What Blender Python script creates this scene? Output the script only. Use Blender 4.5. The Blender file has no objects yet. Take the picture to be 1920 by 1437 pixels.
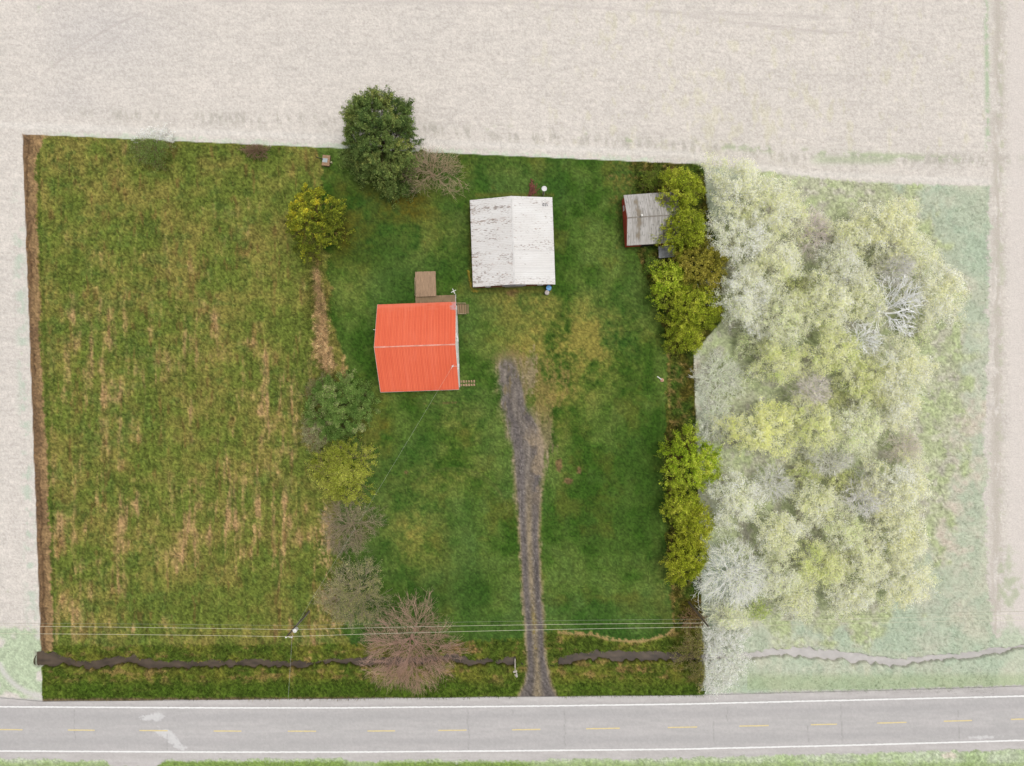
import bpy, bmesh, math, random
import numpy as np
from mathutils import Vector, Matrix

R = math.radians
random.seed(5)
S = bpy.context.scene
C = S.collection

# ------------------------------------------------------------------ camera, sky, sun, exposure
HC = 111.3                 # flying height of the drone, metres
FP = 1280.0                # focal length in photo pixels
cam_d = bpy.data.cameras.new('camera')
cam_d.lens = 24.0; cam_d.sensor_width = 36.0; cam_d.clip_start = 0.5; cam_d.clip_end = 3000
cam = bpy.data.objects.new('camera', cam_d); C.objects.link(cam)
cam.location = (0, 0, HC); cam.rotation_euler = (0, 0, 0)
S.camera = cam

W = bpy.data.worlds.new('World'); S.world = W; W.use_nodes = True
wn = W.node_tree; bg = wn.nodes['Background']
sky = wn.nodes.new('ShaderNodeTexSky'); sky.sky_type = 'NISHITA'; sky.sun_disc = False
SUN_EL, SUN_AZ = R(76), R(75)
sky.sun_elevation = SUN_EL; sky.sun_rotation = SUN_AZ
sky.dust_density = 4.0; sky.air_density = 1.0
hs = wn.nodes.new('ShaderNodeHueSaturation'); hs.inputs['Saturation'].default_value = 0.12
wn.links.new(sky.outputs[0], hs.inputs['Color']); wn.links.new(hs.outputs[0], bg.inputs['Color'])
bg.inputs['Strength'].default_value = 0.13

sun_d = bpy.data.lights.new('sun', 'SUN'); sun_d.energy = 1.1; sun_d.angle = R(22); sun_d.color = (1.0, 0.965, 0.92)
sun = bpy.data.objects.new('sun', sun_d); C.objects.link(sun)
dv = Vector((math.sin(SUN_AZ) * math.cos(SUN_EL), math.cos(SUN_AZ) * math.cos(SUN_EL), math.sin(SUN_EL)))
sun.rotation_euler = dv.to_track_quat('Z', 'Y').to_euler(); sun.location = dv * 150

S.view_settings.view_transform = 'Standard'; S.view_settings.look = 'None'
S.view_settings.gamma = 1.0; S.view_settings.use_curve_mapping = False
S.view_settings.exposure = 0.62
KL = 1.75                  # picture value of a level matt surface of albedo 1 under this light

# ------------------------------------------------------------------ helpers
def lin(c):
    c = np.clip(np.asarray(c, dtype=np.float64), 0, 255) / 255.0
    return np.where(c <= 0.04045, c / 12.92, ((c + 0.055) / 1.055) ** 2.4)
def alb(c, g=1.0):
    return np.clip(lin(c) / KL * g, 0, 0.9)
def at(px, py, z=0.0):
    k = (HC - z) / FP
    return ((px - 960.0) * k, (718.5 - py) * k, z)
def tag(o, label=None, cat=None, group=None, kind=None):
    if label: o['label'] = label
    if cat: o['category'] = cat
    if group: o['group'] = group
    if kind: o['kind'] = kind
    return o
def empty(name, loc, rz=0.0):
    o = bpy.data.objects.new(name, None); C.objects.link(o)
    o.location = loc; o.rotation_euler = (0, 0, rz); o.empty_display_size = 0.3
    return o
def link_mesh(name, me, m, parent=None):
    o = bpy.data.objects.new(name, me); C.objects.link(o)
    if m: me.materials.append(m)
    if parent: o.parent = parent
    return o
def mesh_np(name, v, f, m, parent=None, col=None, smooth=False):
    """v (N,3), f (F,k) with k 3 or 4, col (N,3) linear"""
    me = bpy.data.meshes.new(name)
    v = np.ascontiguousarray(v, dtype=np.float32); f = np.ascontiguousarray(f, dtype=np.int32)
    n, k = f.shape
    me.vertices.add(len(v)); me.vertices.foreach_set('co', v.ravel())
    me.loops.add(n * k); me.loops.foreach_set('vertex_index', f.ravel())
    me.polygons.add(n)
    me.polygons.foreach_set('loop_start', np.arange(0, n * k, k, dtype=np.int32))
    if smooth: me.polygons.foreach_set('use_smooth', np.ones(n, dtype=bool))
    me.update(calc_edges=True)
    if col is not None:
        a = me.color_attributes.new('col', 'FLOAT_COLOR', 'POINT')
        cc = np.ones((len(v), 4), dtype=np.float32); cc[:, :3] = col
        a.data.foreach_set('color', cc.ravel())
    me.validate()
    return link_mesh(name, me, m, parent)

class MB:
    """collects simple shapes into one mesh"""
    def __init__(self): self.bm = bmesh.new()
    def box(self, x0, x1, y0, y1, z0, z1, bev=0.0, mat=None):
        M = Matrix.Translation(((x0+x1)/2, (y0+y1)/2, (z0+z1)/2)) @ Matrix.Diagonal((x1-x0, y1-y0, z1-z0, 1))
        if mat is not None: M = mat @ M
        r = bmesh.ops.create_cube(self.bm, size=1.0, matrix=M)
        if bev > 0:
            ed = list({e for v in r['verts'] for e in v.link_edges})
            bmesh.ops.bevel(self.bm, geom=ed, offset=bev, segments=2, affect='EDGES', profile=0.5)
        return self
    def cyl(self, p0, p1, r0, r1=None, n=12, cap=True):
        p0 = Vector(p0); p1 = Vector(p1); r1 = r0 if r1 is None else r1
        d = p1 - p0
        q = d.to_track_quat('Z', 'Y').to_matrix().to_4x4()
        bmesh.ops.create_cone(self.bm, cap_ends=cap, segments=n, radius1=r0, radius2=r1, depth=d.length,
                              matrix=Matrix.Translation((p0 + p1) / 2) @ q)
        return self
    def poly(self, pts):
        self.bm.faces.new([self.bm.verts.new(p) for p in pts]); return self
    def prism(self, pts, d):
        """polygon pts pushed along vector d"""
        d = Vector(d)
        a = [self.bm.verts.new(p) for p in pts]; b = [self.bm.verts.new(Vector(p) + d) for p in pts]
        n = len(pts)
        self.bm.faces.new(a); self.bm.faces.new(b[::-1])
        for i in range(n): self.bm.faces.new([a[i], b[i], b[(i+1) % n], a[(i+1) % n]])
        bmesh.ops.recalc_face_normals(self.bm, faces=self.bm.faces)
        return self
    def lathe(self, c, prof, n=20):
        cx, cy = c; rings = []
        for r, z in prof:
            rings.append([self.bm.verts.new((cx + r*math.cos(2*math.pi*i/n), cy + r*math.sin(2*math.pi*i/n), z)) for i in range(n)])
        for a, b in zip(rings, rings[1:]):
            for i in range(n): self.bm.faces.new([a[i], a[(i+1) % n], b[(i+1) % n], b[i]])
        self.bm.faces.new(rings[0][::-1]); self.bm.faces.new(rings[-1])
        return self
    def build(self, name, m, parent=None, smooth=False):
        me = bpy.data.meshes.new(name); self.bm.to_mesh(me); self.bm.free()
        if smooth:
            for p in me.polygons: p.use_smooth = True
        return link_mesh(name, me, m, parent)

_mats = {}
def mat_plain(name, rgb, rough=0.7, var=0.18, scale=6.0, g=1.0, metal=0.0, stretch=(1, 1, 1), rgb2=None, spec=0.3):
    """rgb given as it looks in open light; mottled by object-space noise"""
    if name in _mats: return _mats[name]
    m = bpy.data.materials.new(name); m.use_nodes = True; nt = m.node_tree; b = nt.nodes['Principled BSDF']
    b.inputs['Roughness'].default_value = rough; b.inputs['Metallic'].default_value = metal
    b.inputs['Specular IOR Level'].default_value = spec
    tc = nt.nodes.new('ShaderNodeTexCoord'); mp = nt.nodes.new('ShaderNodeMapping'); mp.inputs['Scale'].default_value = stretch
    nz = nt.nodes.new('ShaderNodeTexNoise'); nz.inputs['Scale'].default_value = scale; nz.inputs['Detail'].default_value = 5
    rp = nt.nodes.new('ShaderNodeValToRGB')
    c1 = alb(rgb, g); c0 = c1 * (1 - var) if rgb2 is None else alb(rgb2, g)
    c2 = np.clip(c1 * (1 + var), 0, .9)
    rp.color_ramp.elements[0].position = 0.32; rp.color_ramp.elements[0].color = (*c0, 1)
    rp.color_ramp.elements[1].position = 0.68; rp.color_ramp.elements[1].color = (*c2, 1)
    nt.links.new(tc.outputs['Object'], mp.inputs[0]); nt.links.new(mp.outputs[0], nz.inputs['Vector'])
    nt.links.new(nz.outputs['Fac'], rp.inputs[0]); nt.links.new(rp.outputs[0], b.inputs['Base Color'])
    _mats[name] = m; return m
def mat_vcol(name, rough=0.9, spec=0.1, grain=0.0, gscale=3.0, bump=0.0, transl=0.0):
    """base colour from the mesh's own colour attribute, with world-size grain and bump"""
    m = bpy.data.materials.new(name); m.use_nodes = True; nt = m.node_tree; b = nt.nodes['Principled BSDF']
    b.inputs['Roughness'].default_value = rough; b.inputs['Specular IOR Level'].default_value = spec
    a = nt.nodes.new('ShaderNodeAttribute'); a.attribute_name = 'col'
    out = a.outputs['Color']
    if grain > 0:
        tc = nt.nodes.new('ShaderNodeTexCoord')
        nz = nt.nodes.new('ShaderNodeTexNoise'); nz.inputs['Scale'].default_value = gscale; nz.inputs['Detail'].default_value = 6; nz.inputs['Roughness'].default_value = 0.75
        mr = nt.nodes.new('ShaderNodeMapRange'); mr.inputs[1].default_value = .3; mr.inputs[2].default_value = .7
        mr.inputs[3].default_value = 1 - grain; mr.inputs[4].default_value = 1 + grain
        mx = nt.nodes.new('ShaderNodeMix'); mx.data_type = 'RGBA'; mx.blend_type = 'MULTIPLY'; mx.inputs[0].default_value = 1
        nt.links.new(tc.outputs['Object'], nz.inputs['Vector']); nt.links.new(nz.outputs['Fac'], mr.inputs[0])
        nt.links.new(out, mx.inputs[6]); nt.links.new(mr.outputs[0], mx.inputs[7]); out = mx.outputs[2]
        if bump > 0:
            bp = nt.nodes.new('ShaderNodeBump'); bp.inputs['Strength'].default_value = 1; bp.inputs['Distance'].default_value = bump
            nt.links.new(nz.outputs['Fac'], bp.inputs['Height']); nt.links.new(bp.outputs[0], b.inputs['Normal'])
    nt.links.new(out, b.inputs['Base Color'])
    if transl > 0:
        t = nt.nodes.new('ShaderNodeBsdfTranslucent'); mixs = nt.nodes.new('ShaderNodeMixShader'); mixs.inputs[0].default_value = transl
        nt.links.new(out, t.inputs['Color'])
        nt.links.new(b.outputs[0], mixs.inputs[1]); nt.links.new(t.outputs[0], mixs.inputs[2])
        nt.links.new(mixs.outputs[0], nt.nodes['Material Output'].inputs['Surface'])
    return m
M_ground = mat_vcol('ground_cover', 0.95, 0.05, 0.16, 4.5, 0.05)
M_asphalt = mat_vcol('asphalt', 0.9, 0.1, 0.06, 8.0, 0.004)
M_water = mat_vcol('muddy_water', 0.35, 0.25, 0.10, 1.2, 0.01)
M_leaf = mat_vcol('foliage', 0.8, 0.03, transl=0.35)
M_pleaf = mat_vcol('pale_foliage', 0.9, 0.0, transl=0.5)
M_bark = mat_vcol('bark', 0.9, 0.1, 0.2, 9.0, 0.01)
M_grass = mat_vcol('grass_blades', 0.85, 0.05, transl=0.2)
M_roof = mat_vcol('painted_sheet_metal', 0.55, 0.3, 0.04, 5.0, 0.003)

# ------------------------------------------------------------------ noise on arrays (periodic value noise)
_lat = {}
def vnoise(x, y, seed):
    if seed not in _lat: _lat[seed] = np.random.RandomState(seed).rand(512, 512).astype(np.float32) * 2 - 1
    L = _lat[seed]
    xi = np.floor(x).astype(np.int64); yi = np.floor(y).astype(np.int64)
    fx = (x - xi); fy = (y - yi)
    fx = fx*fx*(3-2*fx); fy = fy*fy*(3-2*fy)
    x0 = xi % 512; x1 = (xi+1) % 512; y0 = yi % 512; y1 = (yi+1) % 512
    return (L[y0, x0]*(1-fx) + L[y0, x1]*fx)*(1-fy) + (L[y1, x0]*(1-fx) + L[y1, x1]*fx)*fy
def fbm(x, y, sx, sy=None, octv=4, seed=1, gain=0.55):
    sy = sx if sy is None else sy
    r = 0; a = 1.0; tot = 0
    for o in range(octv):
        k = 2.03 ** o
        r = r + a * vnoise(x / sx * k + 13.7*o + seed*3.1, y / sy * k + 7.3*o + seed*5.7, seed*11 + o)
        tot += a*a; a *= gain
    return r / math.sqrt(tot) / 0.45        # about unit spread
def sst(x, a, b):
    t = np.clip((x - a) / (b - a), 0, 1); return t*t*(3-2*t)
def spot(b, n, lo, hi):
    return sst(b + n*np.clip(b*3, 0, 1), lo, hi)
def blob(u, v, cx, cy, rx, ry=None, p=1.0):
    ry = rx if ry is None else ry
    return np.exp(-(((u-cx)/rx)**2 + ((v-cy)/ry)**2) * p)

# ------------------------------------------------------------------ lot outline and other lines, in metres scaled by 11.5 (photo-plan units)
def plan_x(y): return y
def lot_left(v): return np.interp(v, [252, 1316], [42, 80])
def lot_top(u): return 252 + (u - 42) * (55.0 / 1238)
def lot_right(v): return np.interp(v, [300, 380, 480, 600, 652, 656, 1305], [1318, 1325, 1352, 1355, 1310, 1300.5, 1321])
def lot_bottom(u): return np.interp(u, [80, 640, 980, 1321], [1316, 1310.5, 1307, 1304])
def in_lot(u, v, soft=0.8):
    d = np.minimum(np.minimum(u - lot_left(v), lot_right(v) - u), np.minimum(v - lot_top(u), lot_bottom(u) - v))
    return np.clip(d / soft + 0.5, 0, 1)
NU = [-6000, 55, 62, 90, 110, 140, 150, 170, 200, 225, 255, 262, 300, 350, 400, 450, 500, 560, 590, 610, 640, 675, 700, 760, 800, 850, 880, 925, 950, 967, 1046, 1060, 1080, 1130, 1200, 1280, 1330, 1400, 1425, 1500, 1530, 1600, 1690, 1750, 1800, 1850, 1920, 2060, 6000]
NV = [1222, 1226, 1222, 1222, 1228, 1238, 1242, 1240, 1234, 1233, 1230, 1236, 1240, 1241, 1240, 1238, 1238, 1241, 1243, 1238, 1236, 1234, 1234, 1233, 1232, 1227, 1236, 1240, 1233, 1231, 1240, 1231, 1226, 1222, 1222, 1226, 1226, 1225, 1221, 1215, 1218, 1226, 1237, 1229, 1226, 1219, 1211, 1196, 1100]
SU = [-6000, 55, 62, 80, 120, 160, 200, 240, 270, 330, 345, 375, 440, 480, 530, 560, 590, 640, 680, 760, 850, 880, 925, 967, 1046, 1062, 1080, 1130, 1150, 1220, 1280, 1330, 1400, 1430, 1480, 1520, 1560, 1620, 1690, 1750, 1830, 1870, 1920, 2060, 6000]
SV = [1250, 1247, 1251, 1252, 1249, 1257, 1254, 1248, 1256, 1256, 1258, 1252, 1254, 1252, 1253, 1255, 1247, 1247, 1250, 1250, 1240, 1250, 1247, 1253, 1252, 1252, 1242, 1239, 1243, 1240, 1243, 1242, 1240, 1234, 1232, 1236, 1239, 1245, 1252, 1242, 1236, 1228, 1221, 1206, 1110]
def ditch_n(u): return np.interp(u, NU, NV) + 1.1 + 1.7*fbm(u, u*0, 10, octv=4, seed=31)
def ditch_s(u): return np.interp(u, SU, SV) - 1.0 + 1.8*fbm(u, u*0+50, 9, octv=4, seed=32)
def ditch_open(u):      # where the ditch is not piped under a track
    return np.clip((u - 63)/2, 0, 1) * (1 - np.clip((u - 966)/1.5, 0, 1) * (1 - np.clip((u - 1046)/1.5, 0, 1)))
LU = [-6000, -140, 0, 400, 640, 980, 1280, 1600, 1920, 2060, 6000]
def line_n(u): return np.interp(u, LU, [1320, 1324, 1325, 1327, 1327, 1324, 1320, 1312.5, 1305, 1301.5, 1190])
def line_s(u): return np.interp(u, LU, [1403, 1407, 1408, 1410, 1410, 1407.5, 1404.5, 1397, 1388, 1384.5, 1273])
def line_c(u): return np.interp(u, LU, [1361, 1367, 1367.8, 1370.5, 1371, 1368, 1363.5, 1357, 1348, 1344, 1233])
def road_top(u):
    return np.interp(u, [-6000, 0, 60, 80, 640, 980, 1321, 1340, 1500, 1700, 1920, 2060, 6000], [1306, 1309, 1314, 1316, 1310.5, 1307, 1304, 1303, 1299, 1294, 1287, 1283, 1172])
def road_bot(u):
    return np.interp(u, [-6000, 0, 195, 215, 290, 310, 640, 655, 700, 720, 1000, 1280, 1600, 1920, 6000], [1414, 1420, 1425, 1437, 1437, 1424, 1421, 1427, 1427, 1424, 1424, 1420, 1411, 1405, 1290]) + 1.5*fbm(u, u*0+9, 14, octv=3, seed=33)

# ------------------------------------------------------------------ the ground: one sheet, wider than the picture
st = 2.0
coarse = np.array([10, 30, 70, 130, 220, 340, 520, 800, 1200, 1900, 3000, 4600], dtype=float)
us = np.concatenate([-140 - coarse[::-1], np.arange(-140, 2061, st), 2060 + coarse])
vs = np.concatenate([-120 - coarse[::-1], np.arange(-120, 1561, st), 1560 + coarse])
U, V = np.meshgrid(us, vs)
def col3(c): return np.array(c, dtype=np.float64)
def mix(a, b, m): return a + (b - a) * np.clip(m, 0, 1)[..., None]
base0 = np.zeros(U.shape + (3,))
nA = fbm(U, V, 70, octv=4, seed=1); nB = fbm(U, V, 26, octv=3, seed=2); nC = fbm(U, V, 6, octv=3, seed=3, gain=.8)*.8; nD = fbm(U, V, 2.4, octv=2, seed=4)
nV = fbm(U, V, 11, 60, octv=4, seed=5); nH = fbm(U, V, 60, 6, octv=4, seed=6); nV2 = fbm(U, V, 5, 26, octv=3, seed=7)
nE = fbm(U, V, 140, octv=3, seed=8); nW = fbm(U, V, 14, octv=4, seed=9)

# lawn
lawn = mix(base0 + col3((60, 90, 30)), base0 + col3((98, 118, 54)), 0.47 + 0.32*nA + 0.20*nB)
lawn = mix(lawn, base0 + col3((104, 102, 44)), .5*sst(fbm(U, V, 45, octv=4, seed=17), .3, 2.0))
lawn = mix(lawn, base0 + col3((63, 96, 47)), 0.30*sst(nE, 0.2, 1.2) + .15*sst(nB, .5, 1.5))
yel = (01.0*blob(U, V, 1110, 645, 85, 85) + .7*blob(U, V, 1000, 655, 75, 30) + .6*blob(U, V, 990, 590, 80, 40) + .75*blob(U, V, 775, 1000, 55, 70) + .55*blob(U, V, 1060, 720, 50, 80)
       + .5*blob(U, V, 700, 790, 25, 60) + .45*blob(U, V, 860, 800, 60, 60) + .4*blob(U, V, 820, 450, 90, 50) + .45*blob(U, V, 1040, 790, 25, 70) + .35*blob(U, V, 660, 520, 40, 60)
       + .4*blob(U, V, 830, 890, 90, 30) + .3*blob(U, V, 930, 310, 120, 20) + .4*blob(U, V, 960, 560, 90, 14) + .35*blob(U, V, 1240, 1090, 20, 70))
lawn = mix(lawn, base0 + col3((138, 130, 64)), yel*(0.72 + 0.26*nB + .15*nC + .1*nA))
brn = .8*blob(U, V, 650, 450, 50, 35) + .8*blob(U, V, 760, 385, 60, 35) + .5*blob(U, V, 720, 800, 18, 70) + .5*blob(U, V, 660, 375, 40, 40) + .5*blob(U, V, 1225, 480, 25, 30)
lawn = mix(lawn, base0 + col3((92, 82, 26)), brn*(0.6 + 0.3*nB + .2*nC))
drk = .5*blob(U, V, 890, 1100, 40, 35) + .5*blob(U, V, 820, 1120, 25, 30) + .6*blob(U, V, 700, 480, 60, 30) + .4*blob(U, V, 1150, 990, 80, 90) + .5*blob(U, V, 1200, 880, 40, 110) + .5*blob(U, V, 760, 540, 40, 30) + .4*blob(U, V, 1190, 420, 22, 90)
lawn = mix(lawn, base0 + col3((46, 76, 24)), drk*(0.75 + 0.3*nB))
bare = 1.3*blob(U, V, 1048, 872, 7, 15) + 1.2*blob(U, V, 1065, 902, 10, 8) + 1.2*blob(U, V, 1086, 882, 5, 8) + .8*blob(U, V, 762, 886, 6, 5) + .9*blob(U, V, 960, 549, 17, 9) + .5*blob(U, V, 800, 757, 50, 3) + .5*blob(U, V, 850, 755, 30, 3)
lawn = mix(lawn, base0 + col3((128, 98, 72)), spot(bare, .16*nC, .35, .9)*.8)
sand = blob(U, V, 1150, 330, 16, 9) + .8*blob(U, V, 1180, 345, 8, 6) + .8*blob(U, V, 1155, 370, 8, 8)
lawn = mix(lawn, base0 + col3((140, 112, 74)), spot(sand, .2*nC, .45, 1.0)*.7)
arc = np.abs(np.hypot(U-850, (V-965)*1.15) - 100)
lawn = mix(lawn, base0 + col3((104, 110, 60)), .5*np.exp(-(arc/2.2)**2)*((U > 780) & (V < 930)) + .4*np.exp(-((np.abs(np.hypot(U-840, (V-985)*1.15) - 118))/2.)**2)*((U > 830) & (V < 960)))
pipe = np.abs(U - np.interp(V, [505, 540, 548], [877, 884, 893]))
lawn = mix(lawn, base0 + col3((176, 148, 58)), sst(2.6 - pipe + .5*nC, 0, 2)*((V > 506) & (V < 550))*.9 + .8*sst(blob(U, V, 890, 546, 7, 4) + .2*nC, .5, .8))
lawn = mix(lawn, base0 + col3((122, 108, 52)), .55*sst(12 - np.abs(U - 886), 0, 14)*sst(V, 372, 384)*sst(550 - V, 0, 10) + .5*sst(10 - np.abs(V - 545), 0, 12)*((U > 890) & (U < 1035)) + .5*sst(7 - np.abs(V - 366), 0, 8)*((U > 890) & (U < 1040)))
lawn = lawn * (1 + 0.06*nC + 0.10*nD)[..., None]
# meadow
medge = np.interp(V, [240, 280, 340, 400, 480, 560, 640, 700, 800, 900, 1000, 1060, 1150, 1210, 1320], [592, 594, 604, 602, 612, 620, 632, 650, 625, 640, 640, 632, 640, 655, 655]) + 4*nB + 2*nC
mead = mix(base0 + col3((105, 117, 51)), base0 + col3((131, 125, 64)), 0.52 + 0.35*nA + 0.25*nB)
mead = mix(mead, base0 + col3((84, 106, 50)), .42*sst(nW + .5*nE, 0.3, 1.8))
tanw = -0.55 + 0.34*nV + 0.22*nB + 0.2*nE + 0.1*nC + .1*nV2
tanw = tanw + .75*blob(U, V, 470, 960, 190, 150) + .55*blob(U, V, 230, 1010, 130, 120) + .4*blob(U, V, 500, 690, 90, 110) + .55*blob(U, V, 540, 1180, 60, 22) + .3*blob(U, V, 540, 350, 70, 40) + .3*blob(U, V, 90, 430, 16, 90) + .25*blob(U, V, 330, 700, 250, 160) - .5*blob(U, V, 400, 1120, 170, 45) - .3*blob(U, V, 110, 330, 60, 60) - .35*blob(U, V, 115, 830, 35, 60)
nR = fbm(U + .05*(V - 800) + 5*fbm(U, V, 60, 160, octv=2, seed=35), V, 10, 170, octv=3, seed=36)
rowreg = sst(V, 420, 640)*(.45 + .75*blob(U, V, 480, 880, 140, 240) + .55*blob(U, V, 260, 960, 130, 150))
tanw = tanw + .62*sst(nR + .25*nV2, .25, 1.7)*rowreg - .16 - .12*sst(620 - V, 0, 200)
mead = mix(mead, base0 + col3((176, 143, 102)), sst(tanw, -0.35, 1.05)*.9)
mead = mix(mead, base0 + col3((122, 94, 58)), .5*sst(fbm(U, V, 8, 30, octv=3, seed=15), .9, 2.2))
mead = mix(mead, base0 + col3((76, 94, 42)), .4*sst(fbm(U, V, 9, 44, octv=3, seed=16) - .3*sst(V, 900, 700), .8, 2.1))
deadc = np.interp(V, [470, 560, 640, 700], [588, 598, 605, 615])
dead = np.exp(-((U - deadc)/np.interp(V, [470, 560, 640, 700], [9, 13, 20, 22]))**2) * sst(V, 465, 520) * sst(715 - V, 0, 30)
dead = dead + .7*blob(U, V, 612, 1000, 22, 60) + .6*blob(U, V, 612, 1130, 22, 60) + .35*blob(U, V, 630, 1190, 14, 22)
mead = mix(mead, base0 + col3((184, 152, 112)), sst(dead + (.2*nC + .1*nV2)*np.clip(dead*3, 0, 1), .3, .95)*.95)
mead = mix(mead, base0 + col3((70, 88, 32)), .6*blob(U, V, 480, 285, 50, 14) + .5*sst(.8 - np.abs(U-lot_left(V)-28)/8., 0, .8))
mead = mead * (1.02 + .035*np.sin((U + .05*(V - 800) + 5*nE + 1.5*nV)*2*np.pi/14.5)*sst(V, 330, 480) + 0.06*nC + 0.13*nD + .03*nV2)[..., None]
# brown strip along the west edge
strip_w = np.interp(V, [252, 300, 600, 960, 1200], [40, 20, 17, 22, 20])
strip_w = strip_w + 3; su = U - lot_left(V)
dirt = mix(base0 + col3((120, 96, 72)), base0 + col3((155, 127, 90)), su/strip_w*1.1 + .18*nB)
dirt = mix(dirt, base0 + col3((80, 60, 42)), .6*np.exp(-((su - strip_w*.35 + 2*nB)/2.)**2)*sst(nV, -.4, .8))
dirt = dirt * (1 + .08*nC + .09*nD)[..., None]
dirt_m = sst(strip_w - su + 2.0*nC + 1.5*nB, -1.5, 1.5) * sst(1228 - V, 0, 10)
topw = sst(4.5 - (V - lot_top(U)) + 2*nC, -1, 2) * sst(110 - U, 0, 40)
dirt_m = np.maximum(dirt_m, topw)
# grassy banks south of the power line
bank = mix(base0 + col3((84, 102, 38)), base0 + col3((110, 112, 46)), .5 + .4*nB)
bank = mix(bank, base0 + col3((150, 126, 78)), sst(.5*nW + .4*nH - .25 + .5*blob(V*0+1262, V, 1262, 1262, 60, 11), .15, 1.0)*.8)
bank = mix(bank, base0 + col3((78, 102, 34)), sst(V, 1268, 1290)*.75)
bank = mix(bank, base0 + col3((118, 98, 80)), sst(V - lot_bottom(U) + 8*np.interp(U, [80, 650, 900], [1, .6, .1]) + nC, 0, 4)*.85)
bank = mix(bank, base0 + col3((150, 108, 82)), .6*spot(blob(U, V, 860, 1215, 40, 14), .3*nC, .4, 1.) + .6*spot(blob(U, V, 1190, 1255, 45, 9), .3*nC, .5, 1.) + .5*spot(blob(U, V, 1052, 1258, 10, 12), .3*nC, .4, 1.))
bank = bank * (1 + 0.07*nC + 0.13*nD)[..., None]
bank_m = sst(V - np.interp(U, [60, 640, 850, 975, 1040, 1110, 1140, 1200, 1250, 1265, 1320], [1212, 1208, 1203, 1200, 1183, 1188, 1200, 1204, 1190, 1175, 1160]) + 3*nC, -2, 2)
# strip under the trees by the east line
under = mix(base0 + col3((88, 84, 34)), base0 + col3((70, 92, 34)), .5 + .4*nB)
under = mix(under, base0 + col3((120, 98, 60)), sst(.6*nW + .35*nC + .2*nD, .2, 1.7)*.75)
under = mix(under, base0 + col3((160, 128, 84)), .6*np.exp(-((U - 1253 - .018*(V-650))/3.)**2)*sst(nC + nB, -.8, .8))
under = under * (1 + .08*nC + .14*nD)[..., None]
ue = np.interp(V, [300, 460, 600, 650, 800, 1000, 1180, 1200], [1180, 1190, 1240, 1252, 1248, 1248, 1262, 1270])
und_m = sst(U - ue + 2*nC, -1.5, 1.5)
weeds_nw = sst(blob(U, V, 1165, 330, 26, 100)*1.2 + .25*nB, .5, .8)
inside = lawn.copy()
inside = mix(inside, base0*0 + under*1.0, np.maximum(und_m, 0))
inside = mix(inside, mix(base0 + col3((72, 96, 40)), base0 + col3((112, 104, 50)), .4 + .4*nC) * (1 + .12*nD)[..., None], weeds_nw*.8*((V < 470) & (V > 300)))
mm = sst(medge - U, -3, 3)
inside = mix(inside, mead, mm)
inside = mix(inside, dirt, dirt_m)
inside = mix(inside, bank, bank_m*(1 - dirt_m))
tanarc = np.abs(V - np.interp(U, [1050, 1110, 1140, 1200, 1250, 1264], [1186, 1190, 1199, 1204, 1191, 1178]) + 1.2*nC)
inside = mix(inside, base0 + col3((186, 156, 108)), .85*sst(4.5 - tanarc + 1.2*nC, 0, 4)*((U > 1045) & (U < 1266)))
# gravel drive
gl = np.interp(V, [655, 668, 690, 720, 760, 800, 850, 900, 950, 1000, 1100, 1180, 1250, 1280, 1307, 1320], [950, 938, 931, 930, 936, 948, 960, 964, 968, 972, 977, 983, 986, 982, 970, 966])
gr = np.interp(V, [655, 668, 690, 720, 760, 800, 850, 900, 950, 1000, 1100, 1180, 1230, 1260, 1285, 1307, 1320], [952, 962, 972, 982, 990, 1012, 1024, 1019, 1015, 1012, 1016, 1022, 1024, 1030, 1035, 1046, 1052])
gd = np.minimum(U - gl, gr - U)
grav = mix(base0 + col3((131, 122, 113)), base0 + col3((114, 106, 99)), .5 + .5*fbm(U, V, 6, 50, octv=3, seed=21))
rel = (U - gl)/np.maximum(gr - gl, 1)
tr = np.exp(-((rel - .27)/.12)**2) + np.exp(-((rel - .75)/.12)**2)
grav = mix(grav, base0 + col3((98, 92, 91)), .75*tr*sst(V, 700, 800))
grav = mix(grav, base0 + col3((146, 131, 104)), .75*np.exp(-((rel - .5)/.13)**2)*sst(V, 860, 980) + .8*sst(6.5 - gd, 0, 5))
grav = mix(grav, base0 + col3((134, 118, 58)), .75*np.exp(-((U - (gl+gr)/2)/4)**2)*sst(nC + .6*nB, -.3, .9)*sst(V, 1120, 1180)*sst(1225 - V, 0, 10))
grav = mix(grav, base0 + col3((152, 135, 112)), .8*sst(rel + .2*nB, .5, .85)*sst(V, 780, 830)*sst(990 - V, 0, 100))
grav = grav * (1 + .05*nC + .08*nD + .04*nV2)[..., None]
grav = mix(grav, base0 + col3((176, 168, 160)), .5*sst(fbm(U, V, 2.2, 5, octv=2, seed=25), 1.3, 2.1))
g_soft = np.interp(V, [660, 760, 900, 1000], [16, 11, 6, 3.6])
g_m = sst(gd + g_soft*(.15*nC + .25*nV2 + .12*nD + .22*nB), -g_soft, g_soft)*sst(V, 662, 682)
fork = spot(blob(U, V, 995, 708, 13, 36)*1.1 + .5*blob(U, V, 998, 665, 9, 20), .25*nC + .12*nD + .15*nV2, .3, 1.0)*.75
brwn = spot(blob(U, V, 982, 705, 52, 52) + 1.2*blob(U, V, 1022, 800, 22, 75) + blob(U, V, 1060, 720, 22, 40)*.55, .2*nC + .2*nV2, .3, 1.1)*.75
inside = mix(inside, mix(base0 + col3((142, 122, 74)), base0 + col3((140, 124, 104)), sst(V, 740, 820)*.8) * (1 + .1*nD)[..., None], brwn)
inside = mix(inside, base0 + col3((152, 138, 82)), .55*sst(5 + gd, 0, 5)*sst(V, 850, 950)*sst(nC, -1.0, .8))
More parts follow.
